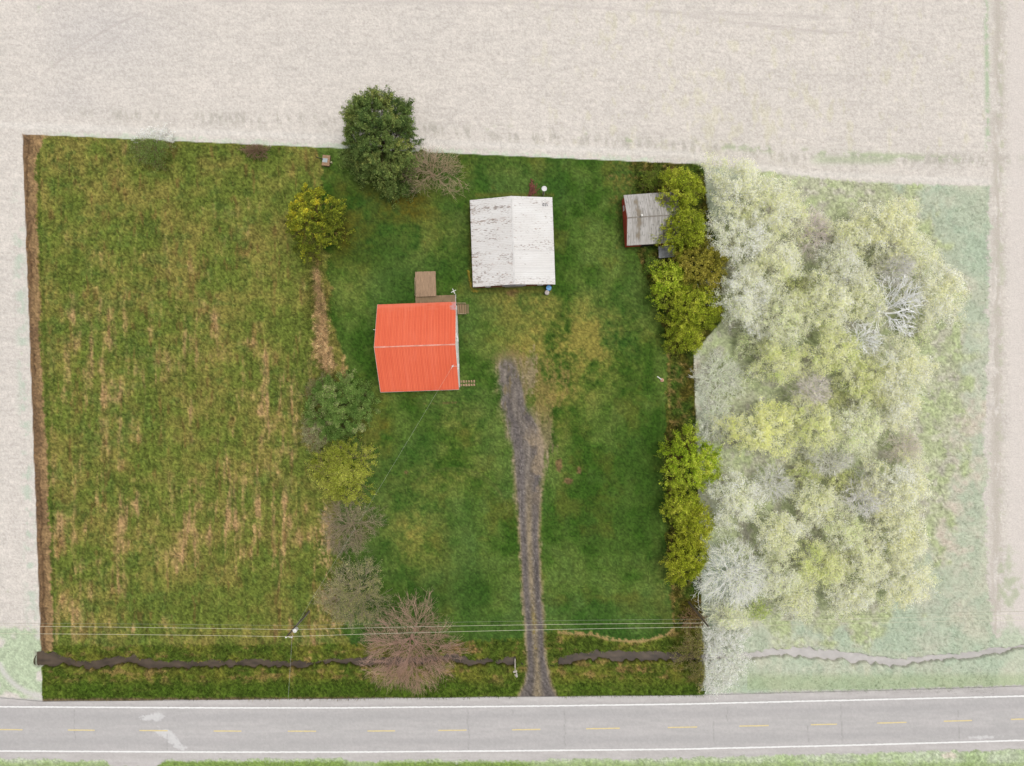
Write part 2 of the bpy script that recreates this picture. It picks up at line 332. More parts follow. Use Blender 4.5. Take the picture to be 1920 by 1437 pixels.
inside = mix(inside, base0 + col3((140, 121, 88)), .6*sst(blob(U, V, 952, 676, 34, 26) + .12*nC, .25, .9))
inside = mix(inside, grav, np.maximum(g_m, fork))
weedy = .5*sst(fbm(U, V, 9, 22, octv=3, seed=27), .5, 1.6)*sst(830 - V, 0, 120)
inside = mix(inside, base0 + col3((128, 112, 66)), weedy*g_m)

# pale land outside the lot
fieldc = mix(base0 + col3((223, 215, 206)), base0 + col3((213, 206, 198)), .3 + .09*nH + .16*nA)
fieldc = mix(fieldc, base0 + col3((216, 210, 184)), .5*sst(fbm(U, V, 12, 26, octv=4, seed=41)*.7 + .3*nW + .9*blob(U, V, 1430, 190, 190, 110) - .3, .35, 1.6)*sst(U, 850, 1150)*sst(330 - V, 0, 60))
fieldc = mix(fieldc, base0 + col3((208, 202, 197)), .7*blob(U, V, 190, 60, 120, 70) + .4*blob(U, V, 130, 190, 60, 30))
for (pts, w) in (([(85, 135), (150, 85), (200, 55), (270, 22)], 2.2), ([(105, 120), (160, 80), (215, 48), (260, 28)], 2), ([(165, 110), (230, 60)], 2.5), ([(380, 3), (700, 4), (960, 6), (1280, 24), (1420, 28), (1560, 34)], 3), ([(1280, 28), (1440, 52), (1600, 62)], 3), ([(1400, 42), (1560, 64)], 2)):
    P = np.array(pts, float); d = np.abs(V - np.interp(U, P[:, 0], P[:, 1], left=-9999, right=-9999))
    fieldc = mix(fieldc, base0 + col3((190, 182, 176)), .55*np.exp(-(d/w)**2)*sst(nC + nD, -1.6, 1.2))
for cx, w in ((1590, 3), (1612, 3), (1622, 2), (1646, 3), (1598, 2)):
    fieldc = mix(fieldc, base0 + col3((196, 188, 182)), .5*np.exp(-((U - cx - 3*fbm(U*0, V, 90, octv=2, seed=44) - .0004*np.clip(180-V, 0, 999)**2)/w)**2)*sst(280 - V, 0, 200)*sst(nC, -1.2, .8))
rowb = np.interp(U, [0, 200, 640, 780, 1000, 1290, 1560, 1860], [205, 214, 228, 240, 258, 272, 300, 300])
fieldc = mix(fieldc, base0 + col3((192, 187, 176)), .75*np.exp(-((V - rowb)/12)**2)*sst(fbm(U, V, 7, 20, octv=3, seed=46) + .4*nA, -.2, 1.4)*sst(U, 60, 250))
fieldc = mix(fieldc, base0 + col3((184, 192, 162)), .8*np.exp(-((V - rowb + 6 - 5*np.sin(U/90.))/6)**2)*sst(nW + .6*nE, .3, 1.3)*sst(U, 850, 1000) + .7*np.exp(-((V - 300)/8)**2)*sst(np.abs(U-1600), 90, 60))
laneb = np.interp(U, [0, 42, 640, 1280, 1500, 1860], [238, 240, 262, 293, 330, 345])
fieldc = mix(fieldc, base0 + col3((228, 222, 214)), sst(10 - np.abs(V - laneb + 4), 0, 10)*.85)
fieldc = mix(fieldc, base0 + col3((200, 212, 190)), .75*sst(V - lot_top(U) + 9 + 3*nC, 0, 6)*sst(np.abs(U - 700), 640, 560)*sst(nB + nC, -1.2, .6)*((V < 330)))
fieldc = fieldc * (1.012 + .014*nC + .03*nD + .012*fbm(U, V, 20, 3, octv=3, seed=48))[..., None]
pgrass = mix(base0 + col3((190, 199, 176)), base0 + col3((203, 204, 183)), .5 + .35*nA + .25*nB)
pgrass = mix(pgrass, base0 + col3((219, 205, 190)), sst(.32*nW + .38*nA + .75*blob(U, V, 1800, 860, 60, 190) + .5*blob(U, V, 1560, 1165, 150, 22) + .5*blob(U, V, 1780, 1020, 60, 70) - .25, -.1, 1.5)*.85)
pgrass = mix(pgrass, base0 + col3((176, 196, 172)), .4*sst(nE + .4*nW, .4, 1.3))
pgrass = pgrass * (1.03 + .02*nC + .03*nD)[..., None]
gtop = np.interp(U, [1280, 1350, 1450, 1500, 1600, 1700, 1860], [300, 312, 324, 331, 340, 345, 349])
geast = np.interp(V, [345, 1000, 1100, 1210], [1857, 1846, 1848, 1870])
pg_m = sst(U - lot_right(V) + 30, 0, 20)*sst(V - gtop + 2*nC, -2, 3)*sst(geast - U + 3*nC + 3*nB, -3, 3)
pg_m = np.maximum(pg_m, sst(V - 1165 + 14*nB*((U > 1830)*1.0) + 20*sst(1840 - U, 0, 30), 0, 25)*((U > 1200)*1.0))
floor = mix(base0 + col3((200, 202, 172)), base0 + col3((188, 198, 152)), .5 + .4*nB); floor = mix(floor, base0 + col3((205, 196, 190)), .5*sst(nW, .2, 1.4)) * (1 + .05*nC + .07*nD)[..., None]
fl_m = sst(1.15 - ((U - 1560)/250)**2 - ((V - 730)/470)**2 + .1*nB, 0, .25)
outside = mix(fieldc, base0 + col3((228, 219, 212)), .7*sst(U, 1884, 1900))
lane_e = np.exp(-((U - 1870 + .004*(V-300))/11)**2)*((V < 1240)*1.0)
outside = mix(outside, base0 + col3((203, 195, 184)), .95*lane_e*sst(nV2 + nB, -2.2, .2))
outside = mix(outside, base0 + col3((180, 198, 166)), .85*np.exp(-((U - 1849 - .012*V)/4.5)**2)*sst(300 - V + 15*nB, 0, 20)*sst(nC + nB, -1.2, .6))
outside = mix(outside, base0 + col3((192, 194, 170)), .6*np.exp(-((U - 1876 + 2*nB)/6)**2)*sst(nW + nC*.6, .0, 1.1))
outside = mix(outside, base0 + col3((182, 192, 160)), .7*spot(blob(U, V, 1895, 1110, 22, 70), .3*nW + .1*nC, .25, 1.3))
outside = mix(outside, pgrass, pg_m)
outside = mix(outside, floor, fl_m*pg_m)
# west side: green margin, grass corner and turning track
wm = np.exp(-((U - (lot_left(V) - 14))/10)**2)*sst(V, 330, 430)*((U < 100)*1.0)
outside = mix(outside, base0 + col3((196, 208, 190)), .8*wm*sst(nW + .4*nC + .3*nV, -.4, 1.0))
wc = sst(blob(U, V, 35, 1240, 60, 62) + .14*nB, .32, .52)*((U < 130)*1.0)
outside = mix(outside, (base0 + col3((190, 204, 172)))*(1 + .03*nC + .05*nD)[..., None], wc*.95)
wt = np.abs(np.hypot((U - 95)/1.1, V - 1215) - 92)
outside = mix(outside, base0 + col3((216, 212, 206)), sst(9 - wt, 0, 9)*((U < 85) & (V > 1240))*.9)
# grass south of the road, and the verges beside it
sg = mix(base0 + col3((176, 194, 146)), base0 + col3((196, 206, 176)), .5 + .4*nB)
sg = mix(sg, base0 + col3((132, 156, 84)), .85*sst(np.abs(U - 470), 200, 150)*sst(V + 2*nC, 1425, 1431) + .75*sst(np.abs(U-850), 170, 110)*sst(V + 2*nC, 1427, 1432) + .4*sst(V + 2*nC, 1426, 1434))
sg = mix(sg, base0 + col3((224, 210, 196)), .8*sst(blob(U, V, 1780, 1416, 18, 8) + .2*nC, .4, .8))
sg = sg * (1 + .05*nC + .07*nD)[..., None]
outside = mix(outside, sg, ((V > 1395)*1.0))
outside = mix(outside, base0 + col3((176, 192, 150)), .6*sst(V, 1255, 1275)*sst(1298 - V, 0, 8)*((U > 1400)*1.0))
outside = mix(outside, base0 + col3((206, 202, 198)), sst(V - road_top(U) + 4 + 1.5*nC, 0, 4)*sst(road_bot(U) + 4 - V + 1.5*nC, 0, 4))
ML = in_lot(U, V)
rgb = mix(outside, inside, ML)
# ditch bed and banks
dn = ditch_n(U); ds = ditch_s(U); dop = ditch_open(U)
dd = np.minimum(V - dn, ds - V)
bed = sst(dd, -2.2, 2.0)*dop
bankcol = mix(base0 + col3((196, 188, 180)), mix(base0 + col3((84, 70, 48)), base0 + col3((48, 38, 26)), sst(V - (dn+ds)/2, -2, 2)), ML)  # bank soil; south side painted darker to carry the undercut's shade
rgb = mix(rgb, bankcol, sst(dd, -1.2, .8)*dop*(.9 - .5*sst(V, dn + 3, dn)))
X = (U - 960)*HC/FP; Y = (718.5 - V)*HC/FP
Z = .02*nB + .012*nC
rough = np.clip(mm*ML*.04 + bank_m*ML*.06 + und_m*ML*.05 + pg_m*.02, 0, .06)
Z = Z + rough*(.6*nC + .8*nD + .5*nB)
near_road = sst(V - road_top(U) + 3, 0, 3)*sst(road_bot(U) + 3 - V, 0, 3)
Z = Z*(1 - near_road) - .09*near_road
Z = Z*(1 - bed) - 1.15*bed
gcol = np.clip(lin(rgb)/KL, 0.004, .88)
lab = np.zeros(U.shape, int)
lab[(ML > .5)] = 1
lab[(ML > .5) & (mm > .5) & (bank_m < .5)] = 2
lab[(ML > .5) & (bank_m > .5)] = 3
lab[(ML > .5) & (und_m > .5) & (bank_m < .5) & (mm < .5)] = 4
lab[(ML > .5) & (dirt_m > .5) & (dd < 0)] = 5
lab[(ML > .5) & (np.maximum(g_m, fork) > .5)] = 6
lab[(ML <= .5) & (pg_m > .5)] = 7
lab[(ML <= .5) & (V > 1395)] = 8
names = ['field', 'lawn', 'meadow', 'stream_bank', 'undergrowth_floor', 'dirt_track', 'driveway', 'grass_margin', 'road_verge']
nr, nc = U.shape
idx = np.arange(nr*nc).reshape(nr, nc)
quads = np.stack([idx[:-1, :-1], idx[1:, :-1], idx[1:, 1:], idx[:-1, 1:]], -1).reshape(-1, 4)
ql = lab[:-1, :-1].ravel()
VV = np.stack([X, Y, Z], -1).reshape(-1, 3); CC = gcol.reshape(-1, 3)
for k, nm in enumerate(names):
    q = quads[ql == k]
    if not len(q): continue
    used, inv = np.unique(q, return_inverse=True)
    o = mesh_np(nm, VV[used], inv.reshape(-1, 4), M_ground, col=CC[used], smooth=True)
    tag(o, kind='structure')
def ground_rgb(px, py):
    """picture colour of the ground at plan positions (arrays)"""
    i = np.clip(((py + 120)/st).astype(int) + len(coarse), 0, nr-1); j = np.clip(((px + 140)/st).astype(int) + len(coarse), 0, nc-1)
    return rgb[i, j]

# stream water
uu = np.concatenate([np.arange(50, 975, 3.0), [np.nan], np.arange(1040, 2061, 3.0), 2060 + coarse])
def water_strip(uarr):
    a = np.interp(uarr, NU, NV) - 4; b = np.interp(uarr, SU, SV) + 4
    T = np.linspace(0, 1, 9)
    Ug = np.repeat(uarr[:, None], 9, 1); Vg = a[:, None] + (b - a)[:, None]*T[None]
    v = np.stack([(Ug-960)*HC/FP, (718.5-Vg)*HC/FP, Ug*0 - .62], -1).reshape(-1, 3)
    i = np.arange(len(uarr)*9).reshape(len(uarr), 9)
    q = np.stack([i[:-1, :-1], i[:-1, 1:], i[1:, 1:], i[1:, :-1]], -1).reshape(-1, 4)
    n1 = fbm(Ug, Vg, 16, 5, octv=3, seed=51)
    c_in = np.array((84, 72, 60.))*(1 + .10*n1)[..., None]; c_out = np.array((200, 195, 192.))*(1 + .02*n1)[..., None]
    w = (np.clip(lot_right(Vg) - Ug, 0, 1))[..., None]
    return v, q, alb((c_out*(1-w) + c_in*w).reshape(-1, 3))
k = int(np.where(np.isnan(uu))[0][0])
v1, q1, c1 = water_strip(uu[:k]); v2, q2, c2 = water_strip(uu[k+1:])
o = mesh_np('stream', np.vstack([v1, v2]), np.vstack([q1, q2 + len(v1)]), M_water, col=np.vstack([c1, c2]), smooth=True)
tag(o, kind='structure')

# ------------------------------------------------------------------ the road with its shoulders and paint
ru = np.concatenate([-140 - coarse[::-1], np.arange(-140, 2061, 2.0), 2060 + coarse])
rt = np.linspace(0, 1, 64)
ra = road_top(ru); rb = road_bot(ru)
RU = np.repeat(ru[:, None], 64, 1); RV = ra[:, None] + (rb - ra)[:, None]*rt[None]
ln = line_n(RU); ls = line_s(RU)
inr = sst(RV - ln + 1, 0, 2)*sst(ls + 1 - RV, 0, 2)
q1 = fbm(RU, RV, 40, 5, octv=4, seed=61); q2 = fbm(RU, RV, 3, octv=2, seed=62); q3 = fbm(RU, RV, 120, 14, octv=3, seed=63)
zero = np.zeros(RU.shape + (3,))
asp = mix(zero + col3((191, 188, 186)), zero + col3((199, 195, 193)), .5 + .35*q1 + .2*q3)
asp = mix(asp, zero + col3((178, 175, 174)), .5*sst(260 - RU, 0, 200)*sst(q1 + q3, -.6, 1.2)*.8)
wheel = np.exp(-((RV - ln - 18)/8)**2) + np.exp(-((ls - RV - 18)/8)**2)
asp = mix(asp, zero + col3((183, 180, 179)), .55*wheel)
sho = mix(zero + col3((206, 201, 198)), zero + col3((196, 191, 188)), .5 + .35*q1)
sho = mix(sho, zero + col3((188, 184, 182)), .6*sst(ln - RV, 9, 2)*sst(ln - RV, 1, 3))
rc = mix(sho, asp, inr)
patch = sst(blob(RU, RV, 278, 1346, 24, 8) + blob(RU, RV, 300, 1342, 12, 10)*.6 + 1.2*blob(RU, RV, 318 + (RV - 1380)*.9, 1386, 15, 24) + .6*blob(RU, RV, 305, 1372, 20, 5) + .3*blob(RU, RV, 140, 1331, 25, 4) + .9*blob(RU, RV, 1850, 1382, 50, 4) + .3*blob(RU, RV, 1610, 1392, 20, 3) + .25*q2*.4 + .12*q1, .5, .85)
rc = mix(rc, zero + col3((220, 218, 217)), patch*.85)
cr = random.Random(3)
for cx, v0, v1 in ((139, 1330, 1388), (312, 1375, 1405), (877, 1330, 1406), (1058, 1330, 1400), (1363, 1325, 1352), (1338, 1352, 1400), (1515, 1360, 1392), (1577, 1320, 1392), (1795, 1330, 1345), (1798, 1362, 1385), (960, 1330, 1342)):
    wob = .9*fbm(RV, RV*0 + cx, 9, octv=3, seed=66) + (RV - v0)*.03
    rc = mix(rc, zero + col3((158, 155, 153)), .5*np.exp(-((RU - cx - wob)/.9)**2)*((RV > v0) & (RV < v1)))
rc = rc*(1 + .012*q2)[..., None]
RX = (RU-960)*HC/FP; RY = (718.5-RV)*HC/FP
RZ = .03 + .05*inr
ri = np.arange(RU.size).reshape(RU.shape)
rq = np.stack([ri[:-1, :-1], ri[:-1, 1:], ri[1:, 1:], ri[1:, :-1]], -1).reshape(-1, 4)
road = mesh_np('road', np.stack([RX, RY, RZ], -1).reshape(-1, 3), rq, M_asphalt, col=np.clip(lin(rc)/KL, .01, .88).reshape(-1, 3), smooth=True)
tag(road, kind='structure')
M_white = mat_plain('white_road_paint', (248, 247, 245), .7, .05, 3.0)
M_yellow = mat_plain('yellow_road_paint', (230, 211, 158), .7, .08, 4.0)
def strip(name, ua, vf, hw, z, m, parent, jag=0.0, seed=1):
    rs = np.random.RandomState(seed)
    va = vf(ua); j1 = jag*rs.randn(len(ua)); j2 = jag*rs.randn(len(ua))
    A = np.stack([(ua-960)*HC/FP, (718.5-(va-hw+j1))*HC/FP, ua*0+z], -1); B = np.stack([(ua-960)*HC/FP, (718.5-(va+hw+j2))*HC/FP, ua*0+z], -1)
    n = len(ua); v = np.vstack([A, B]); i = np.arange(n-1)
    return mesh_np(name, v, np.stack([i, i+n, i+n+1, i+1], -1), m, parent)
eu = np.concatenate([-140 - coarse[::-1], np.arange(-140, 2061, 3.0), 2060 + coarse])
strip('edge_line', eu, line_n, 1.4, .086, M_white, road, .22, 3)
strip('edge_line', eu, line_s, 1.4, .086, M_white, road, .18, 4)
for i, (a, b) in enumerate([(-120, -80), (-10, 43), (128, 178), (262, 315), (401, 453), (540, 593), (689, 741), (822, 875), (960, 1013), (1099, 1162), (1252, 1307), (1386, 1441), (1520, 1569), (1644, 1699), (1769, 1822), (1895, 1948)]):
    strip('centre_dash', np.linspace(a, b, 14), line_c, 1.15, .086, M_yellow, road, .12, 20+i)

# ------------------------------------------------------------------ rough grass standing on the meadow and banks
def blades(name, px, py, length, width, tint, seed, lean=0.8):
    rs = np.random.RandomState(seed); n = len(px)
    c = ground_rgb(px, py)*(tint[0] + (tint[1]-tint[0])*rs.rand(n))[:, None]
    x = (px-960)*HC/FP; y = (718.5-py)*HC/FP
    a = rs.rand(n)*2*np.pi; L = length*(.5 + rs.rand(n)); w = width*(.6 + .8*rs.rand(n))
    le = lean*(.5 + .7*rs.rand(n))
    dx = np.cos(a); dy = np.sin(a)
    hx = L*np.sin(le); hz = L*np.cos(le)
    p0 = np.stack([x - dy*w/2, y + dx*w/2, x*0 - .02], -1); p1 = np.stack([x + dy*w/2, y - dx*w/2, x*0 - .02], -1)
    p2 = np.stack([x + dx*hx, y + dy*hx, hz], -1)
    v = np.stack([p0, p1, p2], 1).reshape(-1, 3)
    f = np.arange(3*n).reshape(n, 3)
    return tag(mesh_np(name, v, f, M_grass, col=np.repeat(np.clip(lin(c)/KL*1.15, .003, .85), 3, 0)), kind='stuff')
rs = np.random.RandomState(77)
def sample(n, x0, x1, y0, y1, fn):
    px = x0 + rs.rand(n)*(x1-x0); py = y0 + rs.rand(n)*(y1-y0)
    k = fn(px, py) > rs.rand(n); return px[k], py[k]
def lab_at(px, py):
    i = np.clip(((py + 120)/st).astype(int) + len(coarse), 0, nr-1); j = np.clip(((px + 140)/st).astype(int) + len(coarse), 0, nc-1)
    return lab[i, j], bed[i, j]
px, py = sample(90000, 60, 660, 255, 1215, lambda a, b: (lab_at(a, b)[0] == 2)*1.0)
tag(blades('meadow_grass', px, py, .34, .05, (.85, 1.3), 1), 'tall green and straw coloured hay grass growing over the meadow', 'grass')
px, py = sample(60000, 60, 1330, 1180, 1312, lambda a, b: ((lab_at(a, b)[0] == 3) & (lab_at(a, b)[1] < .02))*1.0)
tag(blades('bank_grass', px, py, .36, .06, (.75, 1.4), 2), 'rough green and tan grass growing on the stream banks', 'grass')
px, py = sample(16000, 560, 660, 470, 715, lambda a, b: np.exp(-((a - np.interp(b, [470, 560, 640, 700], [588, 598, 605, 615]))/20)**2))
tag(blades('dead_grass', px, py, .6, .08, (.8, 1.3), 3, .95), 'strip of tall dead straw grass between meadow and lawn', 'grass')
px, py = sample(26000, 1170, 1330, 300, 1180, lambda a, b: (lab_at(a, b)[0] == 4)*1.0)
tag(blades('undergrowth', px, py, .45, .08, (.6, 1.5), 4), 'brown and green undergrowth beneath the yellow-green hedgerow trees', 'undergrowth')
px, py = sample(90000, 1302, 1870, 310, 1300, lambda a, b: ((lab_at(a, b)[0] == 7) & (lab_at(a, b)[1] < .02))*1.0)
tag(blades('pale_grass', px, py, .38, .05, (.95, 1.14), 5), 'pale washed out grass round and below the grove of trees', 'grass')

# ------------------------------------------------------------------ buildings
def roof_slope(name, parent, e0, e1, r0, r1, rib, ribh, cfun, m=M_roof):
    """sheet metal slope; e0-e1 eave, r0-r1 ridge; ribs run from ridge to eave"""
    e0, e1, r0, r1 = (np.array(p, float) for p in (e0, e1, r0, r1))
    Lx = np.linalg.norm(e1-e0); Ly = np.linalg.norm(r0-e0)
    nx = int(Lx/(rib/6.0)); ny = int(Ly/.12)
    s = np.linspace(0, 1, nx+1); t = np.linspace(0, 1, ny+1)
    Sg, Tg = np.meshgrid(s, t)
    P = (e0 + (e1-e0)*Sg[..., None])*(1-Tg[..., None]) + (r0 + (r1-r0)*Sg[..., None])*Tg[..., None]
    nrm = np.cross(e1-e0, r0-e0); nrm /= np.linalg.norm(nrm)
    if nrm[2] < 0: nrm = -nrm
    ph = (Sg*Lx/rib) % 1.0
    P = P + nrm*(ribh*np.exp(-((ph-.5)/.13)**2))[..., None] + nrm*(.008*fbm(Sg*Lx, Tg*Ly, 2.5, octv=2, seed=91))[..., None]
    cc = cfun(Sg*Lx, Tg*Ly, ph)
    i = np.arange(P.shape[0]*P.shape[1]).reshape(P.shape[:2])
    q = np.stack([i[:-1, :-1], i[:-1, 1:], i[1:, 1:], i[1:, :-1]], -1).reshape(-1, 4)
    o = mesh_np(name, P.reshape(-1, 3), q, m, parent, col=np.clip(lin(cc)/KL, .004, .85).reshape(-1, 3))
    md = o.modifiers.new('thick', 'SOLIDIFY'); md.thickness = .05; md.offset = -1
    return o

M_siding = mat_plain('white_siding', (240, 240, 236), .6, .04, 2.0, g=1.6, stretch=(1, 1, 6))
M_trimw = mat_plain('white_trim', (244, 242, 238), .55, .03, 2.0)
M_glass = mat_plain('window_glass', (70, 80, 88), .08, .1, 1.0, spec=.6)
M_found = mat_plain('foundation_block', (150, 146, 140), .9, .15, 3.0)
M_wood = mat_plain('weathered_wood', (172, 142, 114), .85, .3, 1.6, stretch=(7, .5, 1))
M_wood2 = mat_plain('weathered_wood_dark', (154, 128, 98), .85, .3, 1.6, stretch=(7, .5, 1))
M_woodh = mat_plain('rail_wood', (176, 156, 126), .85, .25, 3.0)
M_barnwall = mat_plain('rusty_brown_boards', (142, 92, 70), .85, .3, 1.5, stretch=(5, 5, .4))
M_redwall = mat_plain('red_boards', (196, 74, 52), .8, .2, 1.5, stretch=(4, 4, .4))
M_dark = mat_plain('dark_opening', (50, 42, 36), .9, .2, 2)
M_grey = mat_plain('galvanised_metal', (178, 180, 184), .5, .15, 3, metal=.2)
M_whitep = mat_plain('white_painted_metal', (244, 242, 236), .5, .05, 3)
M_pink = mat_plain('faded_ridge_metal', (243, 178, 160), .5, .22, 2.0)

def gable_walls(hx, hy, ze, zr, ridge_x):
    """box walls with gables; ridge along x (ridge_x) or along y"""
    b = MB()
    if ridge_x: sec = [(-hy, 0), (hy, 0), (hy, ze), (0, zr), (-hy, ze)]; b.prism([(-hx, y, z) for y, z in sec], (2*hx, 0, 0))
    else: sec = [(-hx, 0), (hx, 0), (hx, ze), (0, zr), (-hx, ze)]; b.prism([(x, -hy, z) for x, z in sec], (0, 2*hy, 0))
    return b
def window(parent, c, n, w, h, nm='window'):
    """c = centre on wall, n = 'x+','x-','y+','y-' outward"""
    cx, cy, cz = c; s = 1 if n[1] == '+' else -1
    f = MB(); g = MB(); t = .06; sl = MB()
    if n[0] == 'x':
        for z0, z1, y0, y1 in ((-h/2-t, -h/2, -w/2-t, w/2+t), (h/2, h/2+t, -w/2-t, w/2+t), (-h/2, h/2, -w/2-t, -w/2), (-h/2, h/2, w/2, w/2+t), (-.02, .02, -w/2, w/2)):
            f.box(min(cx, cx+s*.06), max(cx, cx+s*.06), cy+y0, cy+y1, cz+z0, cz+z1)
        g.box(min(cx-.01, cx+s*.02), max(cx-.01, cx+s*.02), cy-w/2, cy+w/2, cz-h/2, cz+h/2)
    else:
        for z0, z1, x0, x1 in ((-h/2-t, -h/2, -w/2-t, w/2+t), (h/2, h/2+t, -w/2-t, w/2+t), (-h/2, h/2, -w/2-t, -w/2), (-h/2, h/2, w/2, w/2+t), (-.02, .02, -w/2, w/2)):
            f.box(cx+x0, cx+x1, min(cy, cy+s*.06), max(cy, cy+s*.06), cz+z0, cz+z1)
        g.box(cx-w/2, cx+w/2, min(cy-.01, cy+s*.02), max(cy-.01, cy+s*.02), cz-h/2, cz+h/2)
    fo = f.build(nm, M_trimw, parent); g.build('pane', M_glass, fo); return fo

# --- house
HX, HY, HE, HR = 6.2, 6.93, 3.4, 7.2
house = empty('farmhouse', (-14.82, 5.68, 0), R(2.0))
tag(house, 'farmhouse with a bright orange-red metal roof and white walls beside the gravel drive', 'house')
OV = .28
gable_walls(HX-.07, HY-.35, HE-.10, HR-.22, True).build('wall', M_siding, house)
MB().box(-HX+.04, HX-.04, -HY+.32, HY-.32, -.2, .45).build('foundation', M_found, house)
def house_col(s, t, ph):
    z = np.zeros(s.shape + (3,))
    c = mix(z + col3((247, 114, 76)), z + col3((239, 104, 66)), .5 + .3*fbm(s, t, 3, 5, octv=3, seed=71))
    c = mix(c, z + col3((216, 82, 56)), .5*np.exp(-(((s % .93) - .46)/.06)**2))
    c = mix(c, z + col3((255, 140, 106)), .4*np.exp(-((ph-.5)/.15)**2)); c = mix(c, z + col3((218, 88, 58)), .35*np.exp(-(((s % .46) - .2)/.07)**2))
    c = mix(c, z + col3((252, 128, 96)), .35*sst(fbm(s, t, .6, 4, octv=3, seed=75), .2, 1.8))
    c = mix(c, z + col3((224, 88, 62)), .4*np.exp(-((t - 2.6)/.04)**2))
    return c
def house_col_n(s, t, ph):
    c = house_col(s, t, ph); z = np.zeros(s.shape + (3,))
    w = sst(1.25*blob(s, t, 12.3, .5, .8, 1.0) + .25*fbm(s, t, .7, .5, octv=3, seed=73)*blob(s, t, 11.5, .7, 2, 1.5), .3, .9)
    c = mix(c, z + col3((196, 168, 180)), w*.85)
    c = mix(c, z + col3((248, 138, 112)), .55*sst(1.6 - t + .3*fbm(s, t, 1.5, .4, octv=3, seed=74), 0, 1.6))
    return c
roof_slope('roof', house, (-HX, -HY, HE), (HX, -HY, HE), (-HX, 0, HR), (HX, 0, HR), .23, .028, house_col)
roof_slope('roof', house, (-HX, HY, HE), (HX, HY, HE), (-HX, 0, HR), (HX, 0, HR), .23, .028, house_col_n)
rc_ = MB()
rr = random.Random(8); x = -HX - .03
while x < HX:
    L = min(rr.uniform(1.6, 2.3), HX + .03 - x)
    w = rr.uniform(.09, .12); dz = rr.uniform(0, .012)
    rc_.prism([(x, -w, HR+.0+dz), (x, 0, HR+.085+dz), (x, w, HR+.0+dz), (x, w, HR-.04), (x, -w, HR-.04)], (L-.012, 0, 0)); x += L
rc_.build('ridge_cap', M_pink, house)
for sx in (-1, 1):          # verge boards
    b = MB()
    for sy in (-1, 1):
        x0 = sx*(HX+.006); x1 = sx*(HX+.03)
        b.prism([(x0, sy*HY, HE-.16), (x0, sy*HY, HE+.03), (x0, 0, HR+.03), (x0, 0, HR-.17)], (x1-x0, 0, 0))
    b.build('verge_board', M_trimw, house)
for sy in (-1, 1): MB().box(-HX, HX, sy*(HY+.01) - .02, sy*(HY+.01) + .02, HE-.17, HE-.055).build('fascia', M_trimw, house)
WX = HX - .07
for (y, z) in ((-3.2, 1.7), (1.2, 1.7), (-1.6, 4.6), (1.6, 4.6)): window(house, (WX, y, z), 'x+', .9, 1.3)
for (y, z) in ((-3.2, 1.7), (2.6, 1.7), (0, 4.6)): window(house, (-WX, y, z), 'x-', .9, 1.3)
WY = HY - .35
for x in (-3.8, -.6, 2.4): window(house, (x, -WY, 1.7), 'y-', .9, 1.3)
for x in (-4.2, -1.2): window(house, (x, WY, 1.7), 'y+', .9, 1.2)
d = MB().box(WX, WX+.05, 4.95, 5.85, .5, 2.6, .01).build('door', mat_plain('door_paint', (205, 200, 190), .5, .05), house)
MB().cyl((WX+.05, 5.05, 1.5), (WX+.11, 5.05, 1.5), .03).build('handle', M_grey, d)
b = MB().box(3.2, 4.1, -WY-.05, -WY, .5, 2.6, .01); d = b.build('door', mat_plain('door_paint', (205, 200, 190)), house)
MB().cyl((3.3, -WY-.05, 1.5), (3.3, -WY-.11, 1.5), .03).build('handle', M_grey, d)
# service mast on the east end of the south slope
def hl(px, py, z):
    p = house.matrix_basis.inverted() @ Vector(at(px, py, z)); return p
mt = hl(848.5, 687, 6.9); my = -2.9
zr_ = HR - (HR-HE)*abs(mt.y)/HY
b = MB().cyl((mt.x, mt.y, zr_-.1), (mt.x, mt.y, 6.9), .06, n=10).cyl((mt.x-.25, mt.y-.35, 6.62), (mt.x+.15, mt.y+.2, 6.62), .035, n=8)
b.lathe((mt.x, mt.y), [(.02, 6.9), (.11, 6.9), (.12, 7.0), (.05, 7.06), (.01, 7.07)], 12).cyl((mt.x, mt.y, 6.3), (mt.x+.9, mt.y+.05, 5.4), .025, n=6)
mast = b.build('service_mast', M_whitep, house)
# small wall vent on the west gable
b = MB().cyl((-WX, 2.9, 4.3), (-HX-.55, 2.9, 4.3), .05, n=8).cyl((-HX-.5, 2.9, 4.3), (-HX-.5, 2.9, 4.75), .05, n=8)
b.build('vent_pipe', M_whitep, house)

